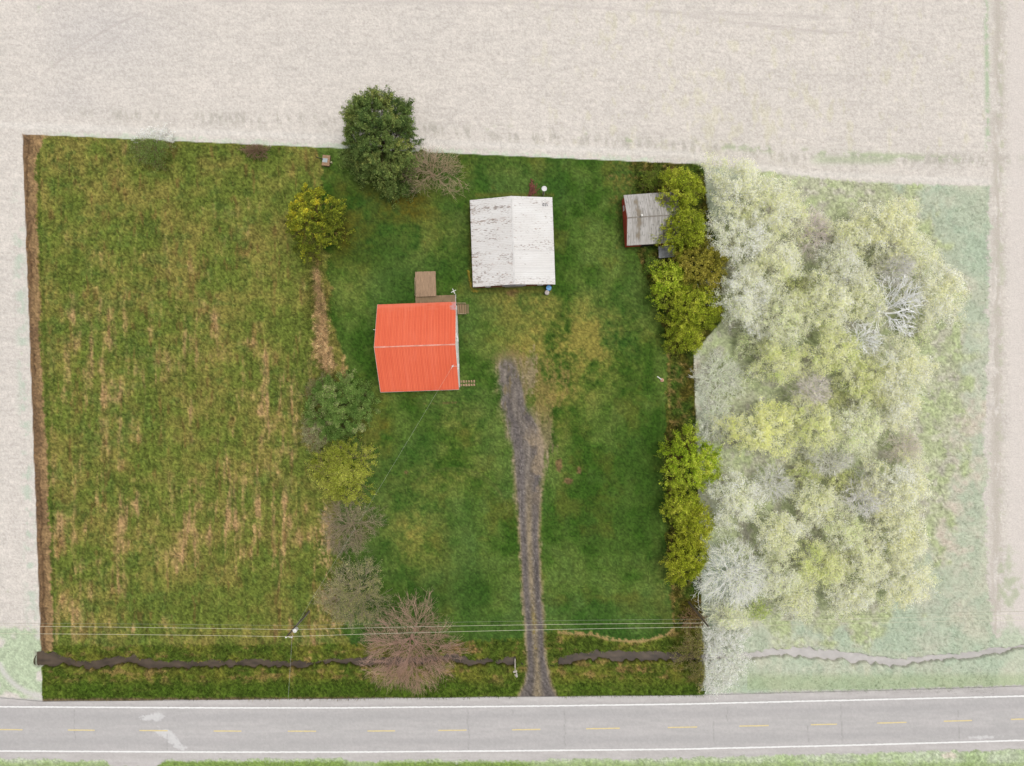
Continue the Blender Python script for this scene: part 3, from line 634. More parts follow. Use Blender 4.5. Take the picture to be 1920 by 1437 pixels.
# --- barn with the rust-specked white roof
BX, BY, BE, BR_ = 6.56, 6.92, 2.8, 4.35
barn = empty('barn', (0.10, 22.37, 0), R(2.0))
tag(barn, 'low barn with a rust-specked white corrugated roof and brown board walls', 'barn')
gable_walls(BX-.25, BY-.22, BE-.08, BR_-.16, False).build('wall', M_barnwall, barn)
def barn_col(left):
    def f(s, t, ph):
        z = np.zeros(s.shape + (3,)); tt = t
        c = mix(z + col3((238, 236, 233)), z + col3((228, 224, 220)), .4 + .3*fbm(s, t, 1.5, 3, octv=3, seed=81))
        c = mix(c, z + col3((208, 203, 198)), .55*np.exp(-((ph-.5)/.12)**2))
        # s runs along the ridge, from the south end to the north end
        n1 = fbm(s, t, .09, .26, octv=3, seed=82 + left); n2 = fbm(s, t, .7, 2.2, octv=3, seed=84 + left)
        rowm = fbm(s, t*0, .55, octv=2, seed=86 + left)
        amt = n1*.95 + n2*.4 + .35*rowm - (.55 if left else .95)
        if not left: amt = amt - 1.2*sst(4.9 - s, 0, .4)*sst(s, .9, 1.6)
        if left: amt = amt + .5*sst(1.8 - t, 0, 1.8)
        k = sst(amt, 0, 1.3)*.72
        rust = mix(z + col3((168, 140, 122)), z + col3((120, 98, 84)), .5 + .5*fbm(s, t, .3, octv=2, seed=88))
        rust = mix(rust, z + col3((128, 124, 120)), .5*sst(n2, -.2, .8))
        c = mix(c, rust, k*.95)
        if left:
            c = mix(c, z + col3((110, 84, 66)), .85*np.exp(-((s - 10.25 - .05*t)/.09)**2)*sst(fbm(s, t, .3, 1.2, octv=3, seed=89) + .25*(4-t)*.4, -.4, .8)*sst(6.3 - t, 0, 2))
        else:
            c = mix(c, z + col3((190, 186, 184)), .6*np.exp(-((s - 5.35)/.035)**2) + .5*np.exp(-((s - 2.55)/.035)**2)*sst(t, .5, 1) + .45*np.exp(-((s-1.9)/.03)**2))
        return c
    return f
roof_slope('roof', barn, (-BX, -BY, BE), (-BX, BY, BE), (0, -BY, BR_), (0, BY, BR_), .28, .03, barn_col(1))
roof_slope('roof', barn, (BX, -BY, BE), (BX, BY, BE), (0, -BY, BR_), (0, BY, BR_), .28, .03, barn_col(0))
MB().prism([(-.2, -BY-.02, BR_-.03), (0, -BY-.02, BR_+.075), (.2, -BY-.02, BR_-.03)], (0, 2*BY+.04, 0)).build('ridge_cap', mat_plain('barn_ridge', (222, 219, 216), .55, .08, 2), barn)
for sy in (-1, 1):
    b = MB(); y0 = sy*(BY-.215); y1 = sy*(BY-.17)
    b.prism([(-BX+.2, y0, BE-.18), (0, y0, BR_-.25), (BX-.2, y0, BE-.18), (BX-.2, y0, BE-.08), (0, y0, BR_-.12), (-BX+.2, y0, BE-.08)], (0, y1-y0, 0))
    b.build('fascia', M_woodh, barn)
yw = -(BY-.22)
dd_ = MB().box(-1.5, 1.5, yw-.07, yw-.002, .02, 2.45)
for x in (-1.45, -.05, 1.35): dd_.box(x, x+.1, yw-.095, yw-.07, .05, 2.4)
dd_.build('door', mat_plain('barn_door', (150, 140, 128), .8, .25, 2, stretch=(5, 5, .5)), barn)
MB().box(-1.9, 1.9, yw-.22, yw-.1, 2.48, 2.56).build('door_track', M_grey, barn)
window(barn, (-4.2, yw, 1.5), 'y-', .8, .9); window(barn, (4.2, yw, 1.5), 'y-', .8, .9)
window(barn, (-(BX-.25), 2, 1.5), 'x-', .8, .8); window(barn, (BX-.25, -2, 1.5), 'x+', .8, .8)
# three dark painted marks near the north-east corner of the roof, lying on the slope
pc = barn.matrix_basis.inverted() @ Vector(at(1022, 384, 3.2))
sl = math.atan2(BR_-BE, BX)
def onslope(x, y, lift): return Matrix.Translation((x, y, BR_ - (BR_-BE)*x/BX + lift)) @ Matrix.Rotation(sl, 4, 'Y')
b = MB()
def mk(x0, x1, y0, y1): b.box(x0, x1, y0, y1, -.004, .004, mat=onslope(pc.x, pc.y, .045))
mk(-.40, -.27, -.22, .22); mk(-.27, -.12, .14, .22); mk(-.27, -.12, -.22, -.14)
mk(-.04, .08, -.22, .22); mk(.08, .17, .15, .22); mk(.08, .17, -.22, -.15)
mk(.27, .38, -.2, .12); mk(.38, .42, -.2, -.1); mk(.2, .3, .14, .22)
b.build('roof_marking', mat_plain('dark_roof_paint', (92, 92, 98), .7, .1), barn)

# --- small shed by the trees
DX, DY, DE, DR = 4.2, 4.05, 2.4, 4.3
shed = empty('shed', (22.25, 26.2, 0), R(3.8))
tag(shed, 'small red shed with a weathered grey metal roof half under the hedgerow trees', 'shed')
gable_walls(DX-.1, DY-.22, DE-.1, DR-.2, True).build('wall', M_redwall, shed)
def shed_col(s, t, ph):
    z = np.zeros(s.shape + (3,))
    n = fbm(s, t, .18, 2.6, octv=4, seed=95); n2 = fbm(s, t, 1.3, 2.0, octv=3, seed=96)
    c = mix(z + col3((204, 199, 194)), z + col3((158, 152, 144)), .45 + .3*n + .28*n2 + .06*(s-4))
    c = mix(c, z + col3((140, 122, 96)), .6*sst(n2 + .4*n + .25*(s-5.5)*.5, .5, 1.6))
    c = mix(c, z + col3((120, 118, 112)), .6*sst(fbm(s, t, .2, .5, octv=3, seed=97), .9, 1.9))
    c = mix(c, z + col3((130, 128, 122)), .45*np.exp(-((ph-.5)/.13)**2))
    return c
roof_slope('roof', shed, (-DX, -DY, DE), (DX, -DY, DE), (-DX, 0, DR), (DX, 0, DR), .24, .03, shed_col)
roof_slope('roof', shed, (-DX, DY, DE), (DX, DY, DE), (-DX, 0, DR), (DX, 0, DR), .24, .03, shed_col)
MB().prism([(-DX-.02, -.14, DR-.03), (-DX-.02, 0, DR+.065), (-DX-.02, .14, DR-.03)], (2*DX+.04, 0, 0)).build('ridge_cap', mat_plain('shed_ridge', (150, 142, 132), .7, .25, 3), shed)
MB().lathe((-DX+2.25, .14), [(.09, DR-.25), (.09, DR+.35), (.17, DR+.36), (.17, DR+.42), (.03, DR+.5)], 14).build('roof_vent', M_whitep, shed)
for sx in (-1, 1):
    b = MB(); x0 = sx*(DX-.095); x1 = sx*(DX-.05)
    b.prism([(x0, -DY+.2, DE-.2), (x0, 0, DR-.3), (x0, DY-.2, DE-.2), (x0, DY-.2, DE-.1), (x0, 0, DR-.16), (x0, -DY+.2, DE-.1)], (x1-x0, 0, 0))
    b.build('fascia', M_redwall, shed)
d = MB().box(-DX+.055, -DX+.1, -1.0, .5, .05, 2.1).build('door', mat_plain('shed_door', (176, 66, 48), .8, .15), shed)
MB().box(-DX+.02, -DX+.055, .28, .36, .95, 1.15).build('handle', M_dark, d)
b = MB().box(-1.6, .6, -DY+.14, -DY+.215, .1, 1.9); b.build('opening', M_dark, shed)
window(shed, (-DX+.1, 2.2, 1.4), 'x-', .7, .7)

# corrugated sheets leaning beside the shed
sh = empty('corrugated_sheet', at(1239, 474.5), R(4))
tag(sh, 'grey corrugated metal sheet lying on timbers beside the red shed', 'metal sheet')
n = 64; xs = np.linspace(-.5, 2.0, n); zs = .75 + .045*np.cos(xs/.12*2*np.pi/1.6)
ys = np.array([-.95, -.3, .35, .95])
Vv = np.array([[x_, y_, z_ + .06*(y_+.9)] for x_, z_ in zip(xs, zs) for y_ in ys]); ii = np.arange(n*4).reshape(n, 4)
qq = np.stack([ii[:-1, :-1], ii[1:, :-1], ii[1:, 1:], ii[:-1, 1:]], -1).reshape(-1, 4)
so = link_mesh('panel', bpy.data.meshes.new('panel'), M_grey, sh); so.data.from_pydata(Vv.tolist(), [], qq.tolist())
so.modifiers.new('t', 'SOLIDIFY').thickness = .02
for y_ in (-.7, .6): MB().box(-.6, 2.1, y_-.06, y_+.06, .0, .66 + .05*(y_+.9)).build('timber', M_wood2, sh)
b = MB()
for k_ in range(5): b.box(-.45 + .32*k_, -.2 + .32*k_, 1.0, 1.45, .02, .1 + .03*(k_ % 2))
tag(b.build('board_stack', M_wood2), 'dark boards stacked between red shed and metal sheet', 'boards')
C.objects['board_stack'].location = at(1239, 474.5); C.objects['board_stack'].rotation_euler = (0, 0, R(4))

# --- deck behind the house
M4 = house.matrix_basis
deck = empty('wooden_deck', M4 @ Vector((0, 6.6, 0)), R(2.0))
tag(deck, 'brown plank deck with a raised platform behind the orange-roofed house', 'deck')
inv = deck.matrix_basis.inverted()
def dl(px, py, z): p = inv @ Vector(at(px, py, z)); return p.x, p.y
x0, y0 = dl(779, 568, .6); x1, y1 = dl(855, 553, .6)
def planks(x0, x1, y0, y1, z, w=.14, m=M_wood, nm='decking', rnd=3, along='y'):
    b = MB(); r_ = random.Random(rnd); p = x0
    while p < x1 - .03:
        e = min(p + w, x1); b.box(p, e - .012, y0 + r_.uniform(0, .03), y1 - r_.uniform(0, .03), z-.04 + r_.uniform(-.006, .006), z + r_.uniform(-.004, .004)); p += w
    return b.build(nm, m, deck)
planks(x0, x1, y0-.4, y1, .6, m=M_wood2, nm='walkway')
a0, b0 = dl(780, 557, 1.2); a1, b1 = dl(816.5, 508.5, 1.2)
planks(a0, a1, b0, b1, 1.2, nm='platform', rnd=5)
b = MB().box(a0+.02, a1-.02, b0+.05, b0+.1, .95, 1.15).box(a0+.02, a1-.02, b1-.1, b1-.05, .95, 1.15).box(a0+.02, a0+.07, b0+.1, b1-.1, .95, 1.15).box(a1-.07, a1-.02, b0+.1, b1-.1, .95, 1.15)
b.box(x0+.02, x1-.02, y1-.1, y1-.05, .38, .55); b.build('joist_frame', M_wood2, deck)
for (x, y, t) in ((a0+.12, b0+.17, 1.15), (a1-.12, b0+.17, 1.15), (a0+.12, b1-.17, 1.15), (a1-.12, b1-.17, 1.15), (x1-.12, y1-.17, .55)):
    MB().box(x-.06, x+.06, y-.06, y+.06, -.05, t).build('post', M_wood2, deck)
b = MB().box(a0-.2, a0-.13, b0+.2, b1-.9, .78, .86)
for y in (b0+.3, b1-1.0): b.box(a0-.24, a0-.1, y, y+.1, -.05, .95)
b.build('side_rail', M_woodh, deck)
# steps on the east side
stp = empty('wooden_steps', at(867, 580, 0), R(2.0))
tag(stp, 'short flight of wooden steps with rails by the back corner of the house', 'steps')
for i in range(4):
    MB().box(-.75 + .36*i, -.45 + .36*i, -.72, .72, .66 - .2*i, .71 - .2*i, .008).build('tread', M_wood2, stp)
MB().box(.66, 1.05, -.75, .75, -.02, .07, .01).build('landing_slab', mat_plain('old_wood_pad', (128, 116, 82), .9, .2), stp)
for sy in (-1, 1):
    MB().prism([(-.8, sy*.78, .0), (-.8, sy*.78, .75), (.65, sy*.78, .0)], (0, .05*sy, 0)).build('stringer', M_wood2, stp)
    b = MB().cyl((-.8, sy*.86, 1.5), (.6, sy*.86, .95), .05, n=8).box(-.84, -.76, sy*.86-.04, sy*.86+.04, 0, 1.5).box(.54, .62, sy*.86-.04, sy*.86+.04, 0, 1.0)
    b.build('handrail', M_woodh, stp)
# paving bricks at the front corner
M_brick = mat_plain('pale_brick', (178, 150, 120), .9, .3, 8, rgb2=(132, 104, 82))
proto = None; rb_ = random.Random(4)
for i in range(6):
    for j in range(2):
        p = at(864.5 + 4.9*i, 715.8 + 6.6*j - .12*i)
        if proto is None:
            proto = MB().box(-.16, .16, -.19, .19, -.03, .06, .015).build('paving_brick', M_brick); o = proto
        else:
            o = proto.copy(); C.objects.link(o)
        o.location = p; o.rotation_euler = (0, 0, R(rb_.uniform(-7, 7))); o.scale = (rb_.uniform(.75, 1.15), rb_.uniform(.8, 1.1), 1)
        tag(o, 'small pale brick set in the grass path at the front corner of the house', 'brick', 'paving bricks at the house corner')
# television antenna
an = empty('antenna', at(855, 553.5, 0))
tag(an, 'white cross shaped antenna on a thin mast at the deck corner', 'antenna')
MB().cyl((0, 0, -.1), (.02, .02, 4.6), .04, n=8).build('mast', M_whitep, an)
b = MB()
for a in (R(25), R(112)):
    dx, dy = math.cos(a)*.42, math.sin(a)*.42; b.cyl((-dx, -dy, 4.6), (dx, dy, 4.6), .055, n=8)
b.build('cross_arm', M_whitep, an)
MB().cyl((.0, .0, .65), (.0, -1.3, .68), .035, n=8).build('stay', M_whitep, an)

# --- small things about the yard
pst = empty('pipe_post', at(1018.6, 365.5, 0))
tag(pst, 'white pipe post with a wide round cap behind the white-roofed barn', 'pipe post')
MB().lathe((0, 0), [(.17, -.1), (.17, .2), (.16, 3.1), (.19, 3.15), (.19, 3.35), (.16, 3.4)], 16).build('pipe', M_whitep, pst, True)
MB().lathe((0, 0), [(.15, 3.36), (.40, 3.42), (.43, 3.5), (.41, 3.54), (.33, 3.55), (.30, 3.51), (.05, 3.5), (.01, 3.53)], 24).build('cap', mat_plain('cap_metal', (226, 224, 222), .5, .1, 5), pst)
def barrel(px, py, r, h, m, mt, label, z=0):
    b = empty('barrel', at(px, py, 0)); tag(b, label, 'barrel', 'barrels at the barn corner')
    MB().lathe((0, 0), [(r*.92, 0), (r, .04), (r*.98, h*.32), (r*1.04, h*.34), (r*.98, h*.36), (r*.98, h*.64), (r*1.04, h*.66), (r*.98, h*.68), (r, h-.03), (r*.97, h)], 22).build('body', m, b, False)
    l = MB().lathe((0, 0), [(r*.96, h-.004), (r*1.02, h+.006), (r*1.02, h+.03), (r*.9, h+.03), (r*.88, h+.012), (.02, h+.01)], 22).build('lid', mt, b)
    MB().lathe((r*.45, .1*r), [(.05, h+.01), (.05, h+.045), (.02, h+.05)], 10).build('bung', M_whitep, l)
barrel(1028.5, 541.5, .42, .95, mat_plain('blue_plastic', (70, 140, 205), .45, .1), mat_plain('blue_lid', (96, 164, 222), .45, .15, 5), 'blue plastic barrel standing at the front corner of the white-roofed barn')
barrel(1025.3, 550, .36, .85, mat_plain('grey_drum', (168, 160, 150), .6, .15), mat_plain('grey_drum_lid', (186, 176, 168), .6, .25, 6), 'grey metal drum standing beside the blue barrel')
# wooden well box
wb = empty('well_box', at(613.3, 303.5, 0), R(-6))
tag(wb, 'small weathered wooden box with a grey metal plate on its lid beside the tall evergreen', 'well box')
b = MB()
for s_ in (-1, 1): b.box(-.55, .55, s_*.78-.04, s_*.78+.04, -.05, .62).box(s_*.53-.03, s_*.53+.03, -.74, .74, -.05, .62)
b.build('side', mat_plain('box_wood', (136, 112, 88), .85, .25, 3, stretch=(1, 1, 5)), wb)
b = MB(); r_ = random.Random(9)
for i in range(5): b.box(-.62, .62, -.86 + .345*i, -.86 + .345*i + .33, .63, .68 + r_.uniform(0, .02), .006)
lid = b.build('lid', mat_plain('lid_wood', (170, 138, 108), .85, .25, 3, stretch=(.6, 5, 1)), wb)
MB().box(-.55, .25, -.35, .3, .705, .73, .005).build('metal_plate', mat_plain('plate', (176, 186, 188), .5, .15, 4), lid)
MB().cyl((-.5, .1, .8), (-1.6, .28, .95), .075, n=8).build('lever', M_dark, wb)
MB().lathe((.78, -.12), [(.14, -.02), (.16, .05), (.14, .4), (.03, .45)], 14).build('pipe_cap', mat_plain('pipe_cap_paint', (206, 198, 160), .7, .1), wb)
# pile of reddish scrap boards behind the barn
bp_ = MB(); r_ = random.Random(12)
for i in range(46):
    a = r_.uniform(0, math.pi); L = r_.uniform(.5, 1.5); x = r_.gauss(0, .32); y = r_.gauss(0, .6); z = r_.uniform(.04, .55)*max(.15, 1 - abs(y)*.6)
    M = Matrix.Translation((x, y, z)) @ Matrix.Rotation(R(90)+r_.gauss(0, .5), 4, 'Z') @ Matrix.Rotation(r_.gauss(0, .18), 4, 'Y')
    bp_.box(-L/2, L/2, -.06, .06, -.02, .02, mat=M)
o = bp_.build('scrap_pile', mat_plain('rusty_boards', (124, 74, 60), .9, .35, 3, rgb2=(84, 50, 40))); o.location = at(999, 357)
tag(o, 'pile of reddish brown scrap boards in the grass behind the barn', 'scrap pile')
# white stake and pinkish stone near the hedgerow
o = MB().cyl((-.38, .28, .1), (.28, -.22, .28), .075, n=10).build('stake', M_whitep); o.location = at(1236.5, 709.5)
tag(o, 'short white pipe leaning in the lawn near the hedgerow', 'pipe')
bm = bmesh.new(); bmesh.ops.create_icosphere(bm, subdivisions=3, radius=.3)
for v in bm.verts: v.co *= 1 + .18*math.sin(v.co.x*11 + 1)*math.cos(v.co.y*9) + .1*math.sin(v.co.z*14); v.co.z = max(v.co.z*.7, -.1)
me = bpy.data.meshes.new('stone'); bm.to_mesh(me); bm.free()
o = link_mesh('stone', me, mat_plain('pink_stone', (206, 160, 136), .9, .2, 4)); o.location = at(1241, 713)
o.location.z = .08
tag(o, 'pinkish stone lying at the end of the white pipe on the lawn', 'stone')
# culverts
M_conc = mat_plain('old_concrete', (176, 168, 152), .9, .2, 3); M_pipe = mat_plain('pipe_inside', (62, 56, 46), .9, .3, 3)
def tubewall(x0, x1, r0, r1, y, z, n=28):
    b = MB(); rings = []
    for x, r in ((x0, r0), (x1, r0), (x1, r1), (x0, r1)):
        rings.append([b.bm.verts.new((x, y + r*math.cos(2*math.pi*i/n), z + r*math.sin(2*math.pi*i/n))) for i in range(n)])
    for k_ in range(4):
        A, B = rings[k_], rings[(k_+1) % 4]
        for i in range(n): b.bm.faces.new([A[i], A[(i+1) % n], B[(i+1) % n], B[i]])
    bmesh.ops.recalc_face_normals(b.bm, faces=b.bm.faces); return b
def culvert(px0, px1, py, label, ends):
    c = empty('culvert', at((px0+px1)/2, py, -.78)); L = (px1-px0)*HC/FP/2
    tag(c, label, 'culvert')
    tubewall(-L, L, .68, .60, 0, 0).build('pipe', M_pipe, c)
    for s_ in ends:
        x = s_*L
        b = MB()
        for (y0, y1, z0, z1) in ((-1.05, -.7, -.5, .62), (.7, 1.05, -.5, .62), (-1.05, 1.05, .7, .86)):
            b.box(min(x-.1, x+.1), max(x-.1, x+.1), y0, y1, z0, z1, .02)
        b.build('headwall', M_conc, c)
    return c
culvert(965.5, 1047.5, 1243.5, 'culvert pipe with a pale concrete headwall under the gravel drive', (-1,))
c = empty('culvert', at(54, 1236.5, -.95)); tag(c, 'dark culvert pipe mouth at the west end of the stream', 'culvert')
tubewall(-1.6, 1.55, 1.1, 1.02, 0, -.2).build('pipe', mat_plain('shaded_pipe', (78, 70, 44), .85, .3, 3), c)  # dark olive puts the shade of the mouth into the pipe's colour
for i in range(9):
    r_ = random.Random(40+i)
    bm = bmesh.new(); bmesh.ops.create_icosphere(bm, subdivisions=2, radius=r_.uniform(.12, .24))
    for v in bm.verts: v.co *= r_.uniform(.8, 1.15)
    me = bpy.data.meshes.new('rubble_stone'); bm.to_mesh(me); bm.free()
    o = link_mesh('rubble_stone', me, mat_plain('pale_rubble', (196, 188, 176), .9, .2, 5)); x, y, z = at(967 + r_.uniform(-4, 4), 1264 + r_.uniform(-6, 8)); o.location = (x, y, .08)
    tag(o, 'pale chunk of rubble in the grass below the drive culvert', 'stone', 'rubble below the drive culvert')

# ------------------------------------------------------------------ power line
M_pole = mat_plain('weathered_pole', (126, 112, 96), .9, .25, 2, stretch=(3, 3, .3))
M_wire = mat_plain('bare_wire', (232, 228, 200), .5, .02)
M_cable = mat_plain('insulated_cable', (150, 156, 128), .6, .02)
PH = 11.3
def pole(px, py, label, transformer):
    X_, Y_, _ = at(px, py, PH)
    p = empty('utility_pole', (X_, Y_, 0)); tag(p, label, 'utility pole', 'utility poles along the power line')
    MB().cyl((0, 0, -.5), (0, 0, PH), .17, .12, n=14).build('pole', M_pole, p)
    b = MB().lathe((0, 0), [(.05, PH), (.06, PH+.1), (.12, PH+.12), (.13, PH+.18), (.07, PH+.22), (.1, PH+.26), (.03, PH+.32)], 12)
    b.build('insulator', M_whitep, p)
    if transformer:
        b = MB().lathe((.55, .12), [(.26, 8.3), (.29, 8.34), (.29, 9.15), (.31, 9.16), (.31, 9.2), (.24, 9.27), (.03, 9.3)], 20)
        t = b.build('transformer', M_whitep, p)
        MB().lathe((.62, .0), [(.06, 9.25), (.08, 9.3), (.05, 9.36), (.08, 9.42), (.04, 9.55)], 10).build('bushing', M_whitep, t)
        MB().box(.1, .3, .06, .18, 8.5, 9.0).build('bracket', M_grey, p)
        b = MB().box(-.05, .62, -.23, -.17, 10.72, 10.78)
        b.cyl((.62, -.2, 10.45), (.7, -.22, 11.0), .09, n=8).cyl((.35, -.2, 10.5), (.42, -.22, 10.95), .07, n=8); b.build('fuse_cutout', M_whitep, p)
        MB().cyl((.16, .05, 0), (.14, .05, 8.4), .04, n=6).build('conduit', M_grey, p)
    return Vector((X_, Y_, 0))
p1 = pole(537, 1194.5, 'weathered utility pole carrying a white transformer beside the meadow shrubs', True)
p2 = pole(1329, 1176, 'plain weathered utility pole without a transformer at the edge of the hedgerow', False)
def curve_wire(name, pts, r, m, label, group=None):
    cu = bpy.data.curves.new(name, 'CURVE'); cu.dimensions = '3D'; cu.bevel_depth = r; cu.bevel_resolution = 1; cu.fill_mode = 'FULL'
    sp = cu.splines.new('POLY'); sp.points.add(len(pts)-1)
    for q, p in zip(sp.points, pts): q.co = (*p, 1)
    tmp = bpy.data.objects.new(name + '_tmp', cu); C.objects.link(tmp)
    me = bpy.data.meshes.new_from_object(tmp); bpy.data.objects.remove(tmp)
    me.name = name
    o = link_mesh(name, me, m); tag(o, label, 'wire', group); return o
def sagged(a, b, sag, n=26):
    a = Vector(a); b = Vector(b); return [a.lerp(b, i/n) - Vector((0, 0, sag*4*(i/n)*(1-i/n))) for i in range(n+1)]
def wire_run(name, z, pyL, py1, py2, pyR, r, m, label, x1=None, x2=None):
    A = at(537 if x1 is None else x1, py1, z); B = at(1329 if x2 is None else x2, py2, z); Lp = at(-420, pyL, z); Rp = at(2130, pyR, z)
    return curve_wire(name, sagged(Lp, A, .5) + sagged(A, B, .45)[1:] + sagged(B, Rp, .5)[1:], r, m, label, 'power lines along the road')
wire_run('power_line', PH+.3, 1188, 1194, 1176, 1161, .022, M_wire, 'highest and southernmost pale wire strung between the pole tops')
wire_run('power_line', 8.9, 1173, 1181, 1168.5, 1151, .022, M_wire, 'middle pale wire of the power line passing the transformer', 546, 1321)
wire_run('power_line', 7.4, 1169, 1173.5, 1161.5, 1144, .018, M_cable, 'thin northernmost and lowest cable of the power line', 552, 1315)
mw = M4 @ Vector((mt.x, mt.y, 6.95))
curve_wire('service_drop', sagged(mw, at(556, 1172, 8.6), .5), .009, mat_plain('service_wire', (206, 210, 190), .6, .02), 'grey wire running from the house roof mast down to the pole')
curve_wire('service_drop', sagged((p1.x+.1, p1.y, 8.9), at(520, 1560, 7.5), .5), .010, mat_plain('pale_cable', (210, 208, 204), .6, .02), 'thin pale wire crossing the road from the transformer pole')

# ------------------------------------------------------------------ trees and shrubs
def tubes(segs, k):
    P0, P1, R0, R1 = (np.array(a, float) for a in segs)
    d = P1 - P0; L = np.linalg.norm(d, axis=1, keepdims=True); d = d/np.maximum(L, 1e-6)
    ref = np.where(np.abs(d[:, 2:3]) > .9, np.array([[1., 0, 0]]), np.array([[0, 0, 1.]]))
    a = np.cross(d, ref); a /= np.linalg.norm(a, axis=1, keepdims=True); b = np.cross(d, a)
    n = len(P0); vs_ = []
    for i in range(k):
        t = 2*np.pi*i/k; o_ = a*np.cos(t) + b*np.sin(t); vs_.append(P0 + o_*R0[:, None]); 
    for i in range(k):
        t = 2*np.pi*i/k; o_ = a*np.cos(t) + b*np.sin(t); vs_.append(P1 + o_*R1[:, None])
    v = np.stack(vs_, 1).reshape(-1, 3); base = (np.arange(n)*2*k)[:, None]
    f = np.concatenate([base + np.array([[i, (i+1) % k, k+(i+1) % k, k+i]]) for i in range(k)], 1).reshape(-1, 4)
    return v, f
def unit(v): return v/np.maximum(np.linalg.norm(v, axis=-1, keepdims=True), 1e-9)
def inside_w(P):
    """how far a plan position lies inside the mown lot's line (1 in, 0 out)"""
    return in_lot(P[:, 0]*FP/HC + 960, 718.5 - P[:, 1]*FP/HC, 2.0)
def leaves(P, N, L, rs, wr=.55):
    n = len(P); t = unit(np.cross(N, rs.randn(n, 3))); b = np.cross(N, t)
    l = (L*(.6 + .8*rs.rand(n)))[:, None]; w = l*wr
    fold = N*l*.18
    v = np.stack([P - t*l/2, P - b*w/2 + fold, P + t*l/2, P + b*w/2 + fold], 1).reshape(-1, 3)
    return v, np.arange(4*n).reshape(n, 4)
TREES = 0
def pal_mix(pp, t):
    pp = np.array(pp, float); t = np.clip(t, 0, .999)*(len(pp)-1); i0 = t.astype(int); fr = (t - i0)[:, None]
    return pp[i0]*(1-fr) + pp[np.minimum(i0+1, len(pp)-1)]*fr
def tree(name, label, cat, group, px, py, rx, h, ry=None, leaf=((120, 130, 50), (150, 150, 70)), twig=(140, 120, 100), dens=120, lsize=.24,
         limbs=9, sub=6, tip=6, flat=.5, low=.25, tr=None, clump=.36, gain=2.1, split=None, seed=None, base_px=None, tone=.14, tw=.018, twigs=0, tlen=.16,
         lump=.10, grad=None, zmid=.78, wr=.55, droop=0.0, under=.25, tgain=1.8, lobes=.13, edge_at=(0, 0)):
    """tapered trunk, limbs, branches and fine twigs spread evenly through the crown, leaf faces gathered round the twig ends"""
    global TREES; TREES += 1
    sd = seed if seed else 100 + TREES
    rs = np.random.RandomState(sd)
    ry = rx if ry is None else ry
    zc = zmid*h; k = (HC - zc)/FP
    cx, cy, _ = at(px, py, zc); Rx = rx*k; Ry = ry*k; Rm = (Rx + Ry)/2; RR = np.array([Rx, Ry])
    root = empty(name, (cx, cy, 0)); tag(root, label, cat, group); off = np.array([cx + edge_at[0], cy + edge_at[1], 0.])
    b0 = np.zeros(2)
    if base_px: q = at(base_px[0], base_px[1], 0); b0 = np.array([q[0]-cx, q[1]-cy])
    tr = max(.07, .026*h) if tr is None else tr
    ph = rs.uniform(0, 6.28, 6)
    def edge(a):            # uneven crown outline
        return 1 + lobes*np.sin(2*a + ph[0]) *.5 + lobes*np.sin(3*a + ph[1]) + lobes*.8*np.sin(5*a + ph[2])
    def dome(xy):           # height of the crown's top over a spot, in units of the radius
        r2 = np.minimum((xy**2).sum(-1), 1.2)
        return h*(1 - flat*r2 + lump*fbm(xy[:, 0]*Rx, xy[:, 1]*Ry, 1.9, octv=2, seed=sd % 97 + 100)*.6)
    def disc(n, rmax, jit):
        i = np.arange(n); r = np.sqrt((i + .5)/n)*rmax; a = i*2.39996 + ph[3] + rs.randn(n)*jit
        r = r*edge(a)*(1 + np.clip(rs.randn(n), -2, 1.2)*jit*.3)
        return np.stack([r*np.cos(a), r*np.sin(a)], -1)
    fork = np.array([b0[0], b0[1], h*low])
    def place(u, frac, dep):
        z = np.maximum(dome(u)*frac - dep, .12); return np.column_stack([u*RR + b0*(1 - np.clip(z/h/zmid, 0, 1))[:, None], z])
    uL = disc(limbs, .5, .25); PL_ = place(uL, .68, np.abs(rs.randn(limbs))*.05*h)
    ns = limbs*sub; uS = disc(ns, .82, .3); PS = place(uS, .86, np.abs(rs.randn(ns))*.06*h)
    nt = ns*tip; uT = disc(nt, .96, .5); dp = np.where(rs.rand(nt) < under, rs.rand(nt)*.38*h, np.abs(rs.randn(nt))*.035*h); PT = place(uT, 1., dp)
    def parent(child, uc, par, up):
        d = ((child[:, None] - par[None])**2*np.array([1, 1, .5])).sum(-1)
        ra = np.sqrt((uc**2).sum(-1))[:, None]; rb = np.sqrt((up**2).sum(-1))[None]
        d = d + np.maximum(rb - ra + .06, 0)**2*8*Rm**2
        return d.argmin(1)
    iS = parent(PS, uS, PL_, uL); iT = parent(PT, uT, PS, uS)
    def bend(a, b, am, up=0.): 
        m = (a + b)/2 + rs.randn(*a.shape)*am*np.linalg.norm(b - a, axis=1, keepdims=True); m[:, 2] += up*np.linalg.norm(b - a, axis=1); return m
    F = np.repeat(fork[None], limbs, 0)*1.0
    F[:, 2] *= rs.uniform(.75, 1.25, limbs)
    mL = bend(F, PL_, .07, -.04)
    def S4(a, b, r0, r1): n = len(a); return [a, b, np.full(n, r0) if np.isscalar(r0) else r0, np.full(n, r1) if np.isscalar(r1) else r1]
    g0 = np.array([[b0[0], b0[1], -.2]]); g1 = np.array([[b0[0], b0[1], .3]]); tipz = np.array([[b0[0], b0[1], F[:, 2].max()]])
    T = [S4(g0, g1, tr*1.5, tr*1.05), S4(g1, tipz, tr*1.05, tr*.7), S4(F, mL, tr*.5, tr*.36), S4(mL, PL_, tr*.36, tr*.2)]
    s0 = mL[iS] + (PL_[iS] - mL[iS])*rs.uniform(.35, 1, (ns, 1)); mS = bend(s0, PS, .1)
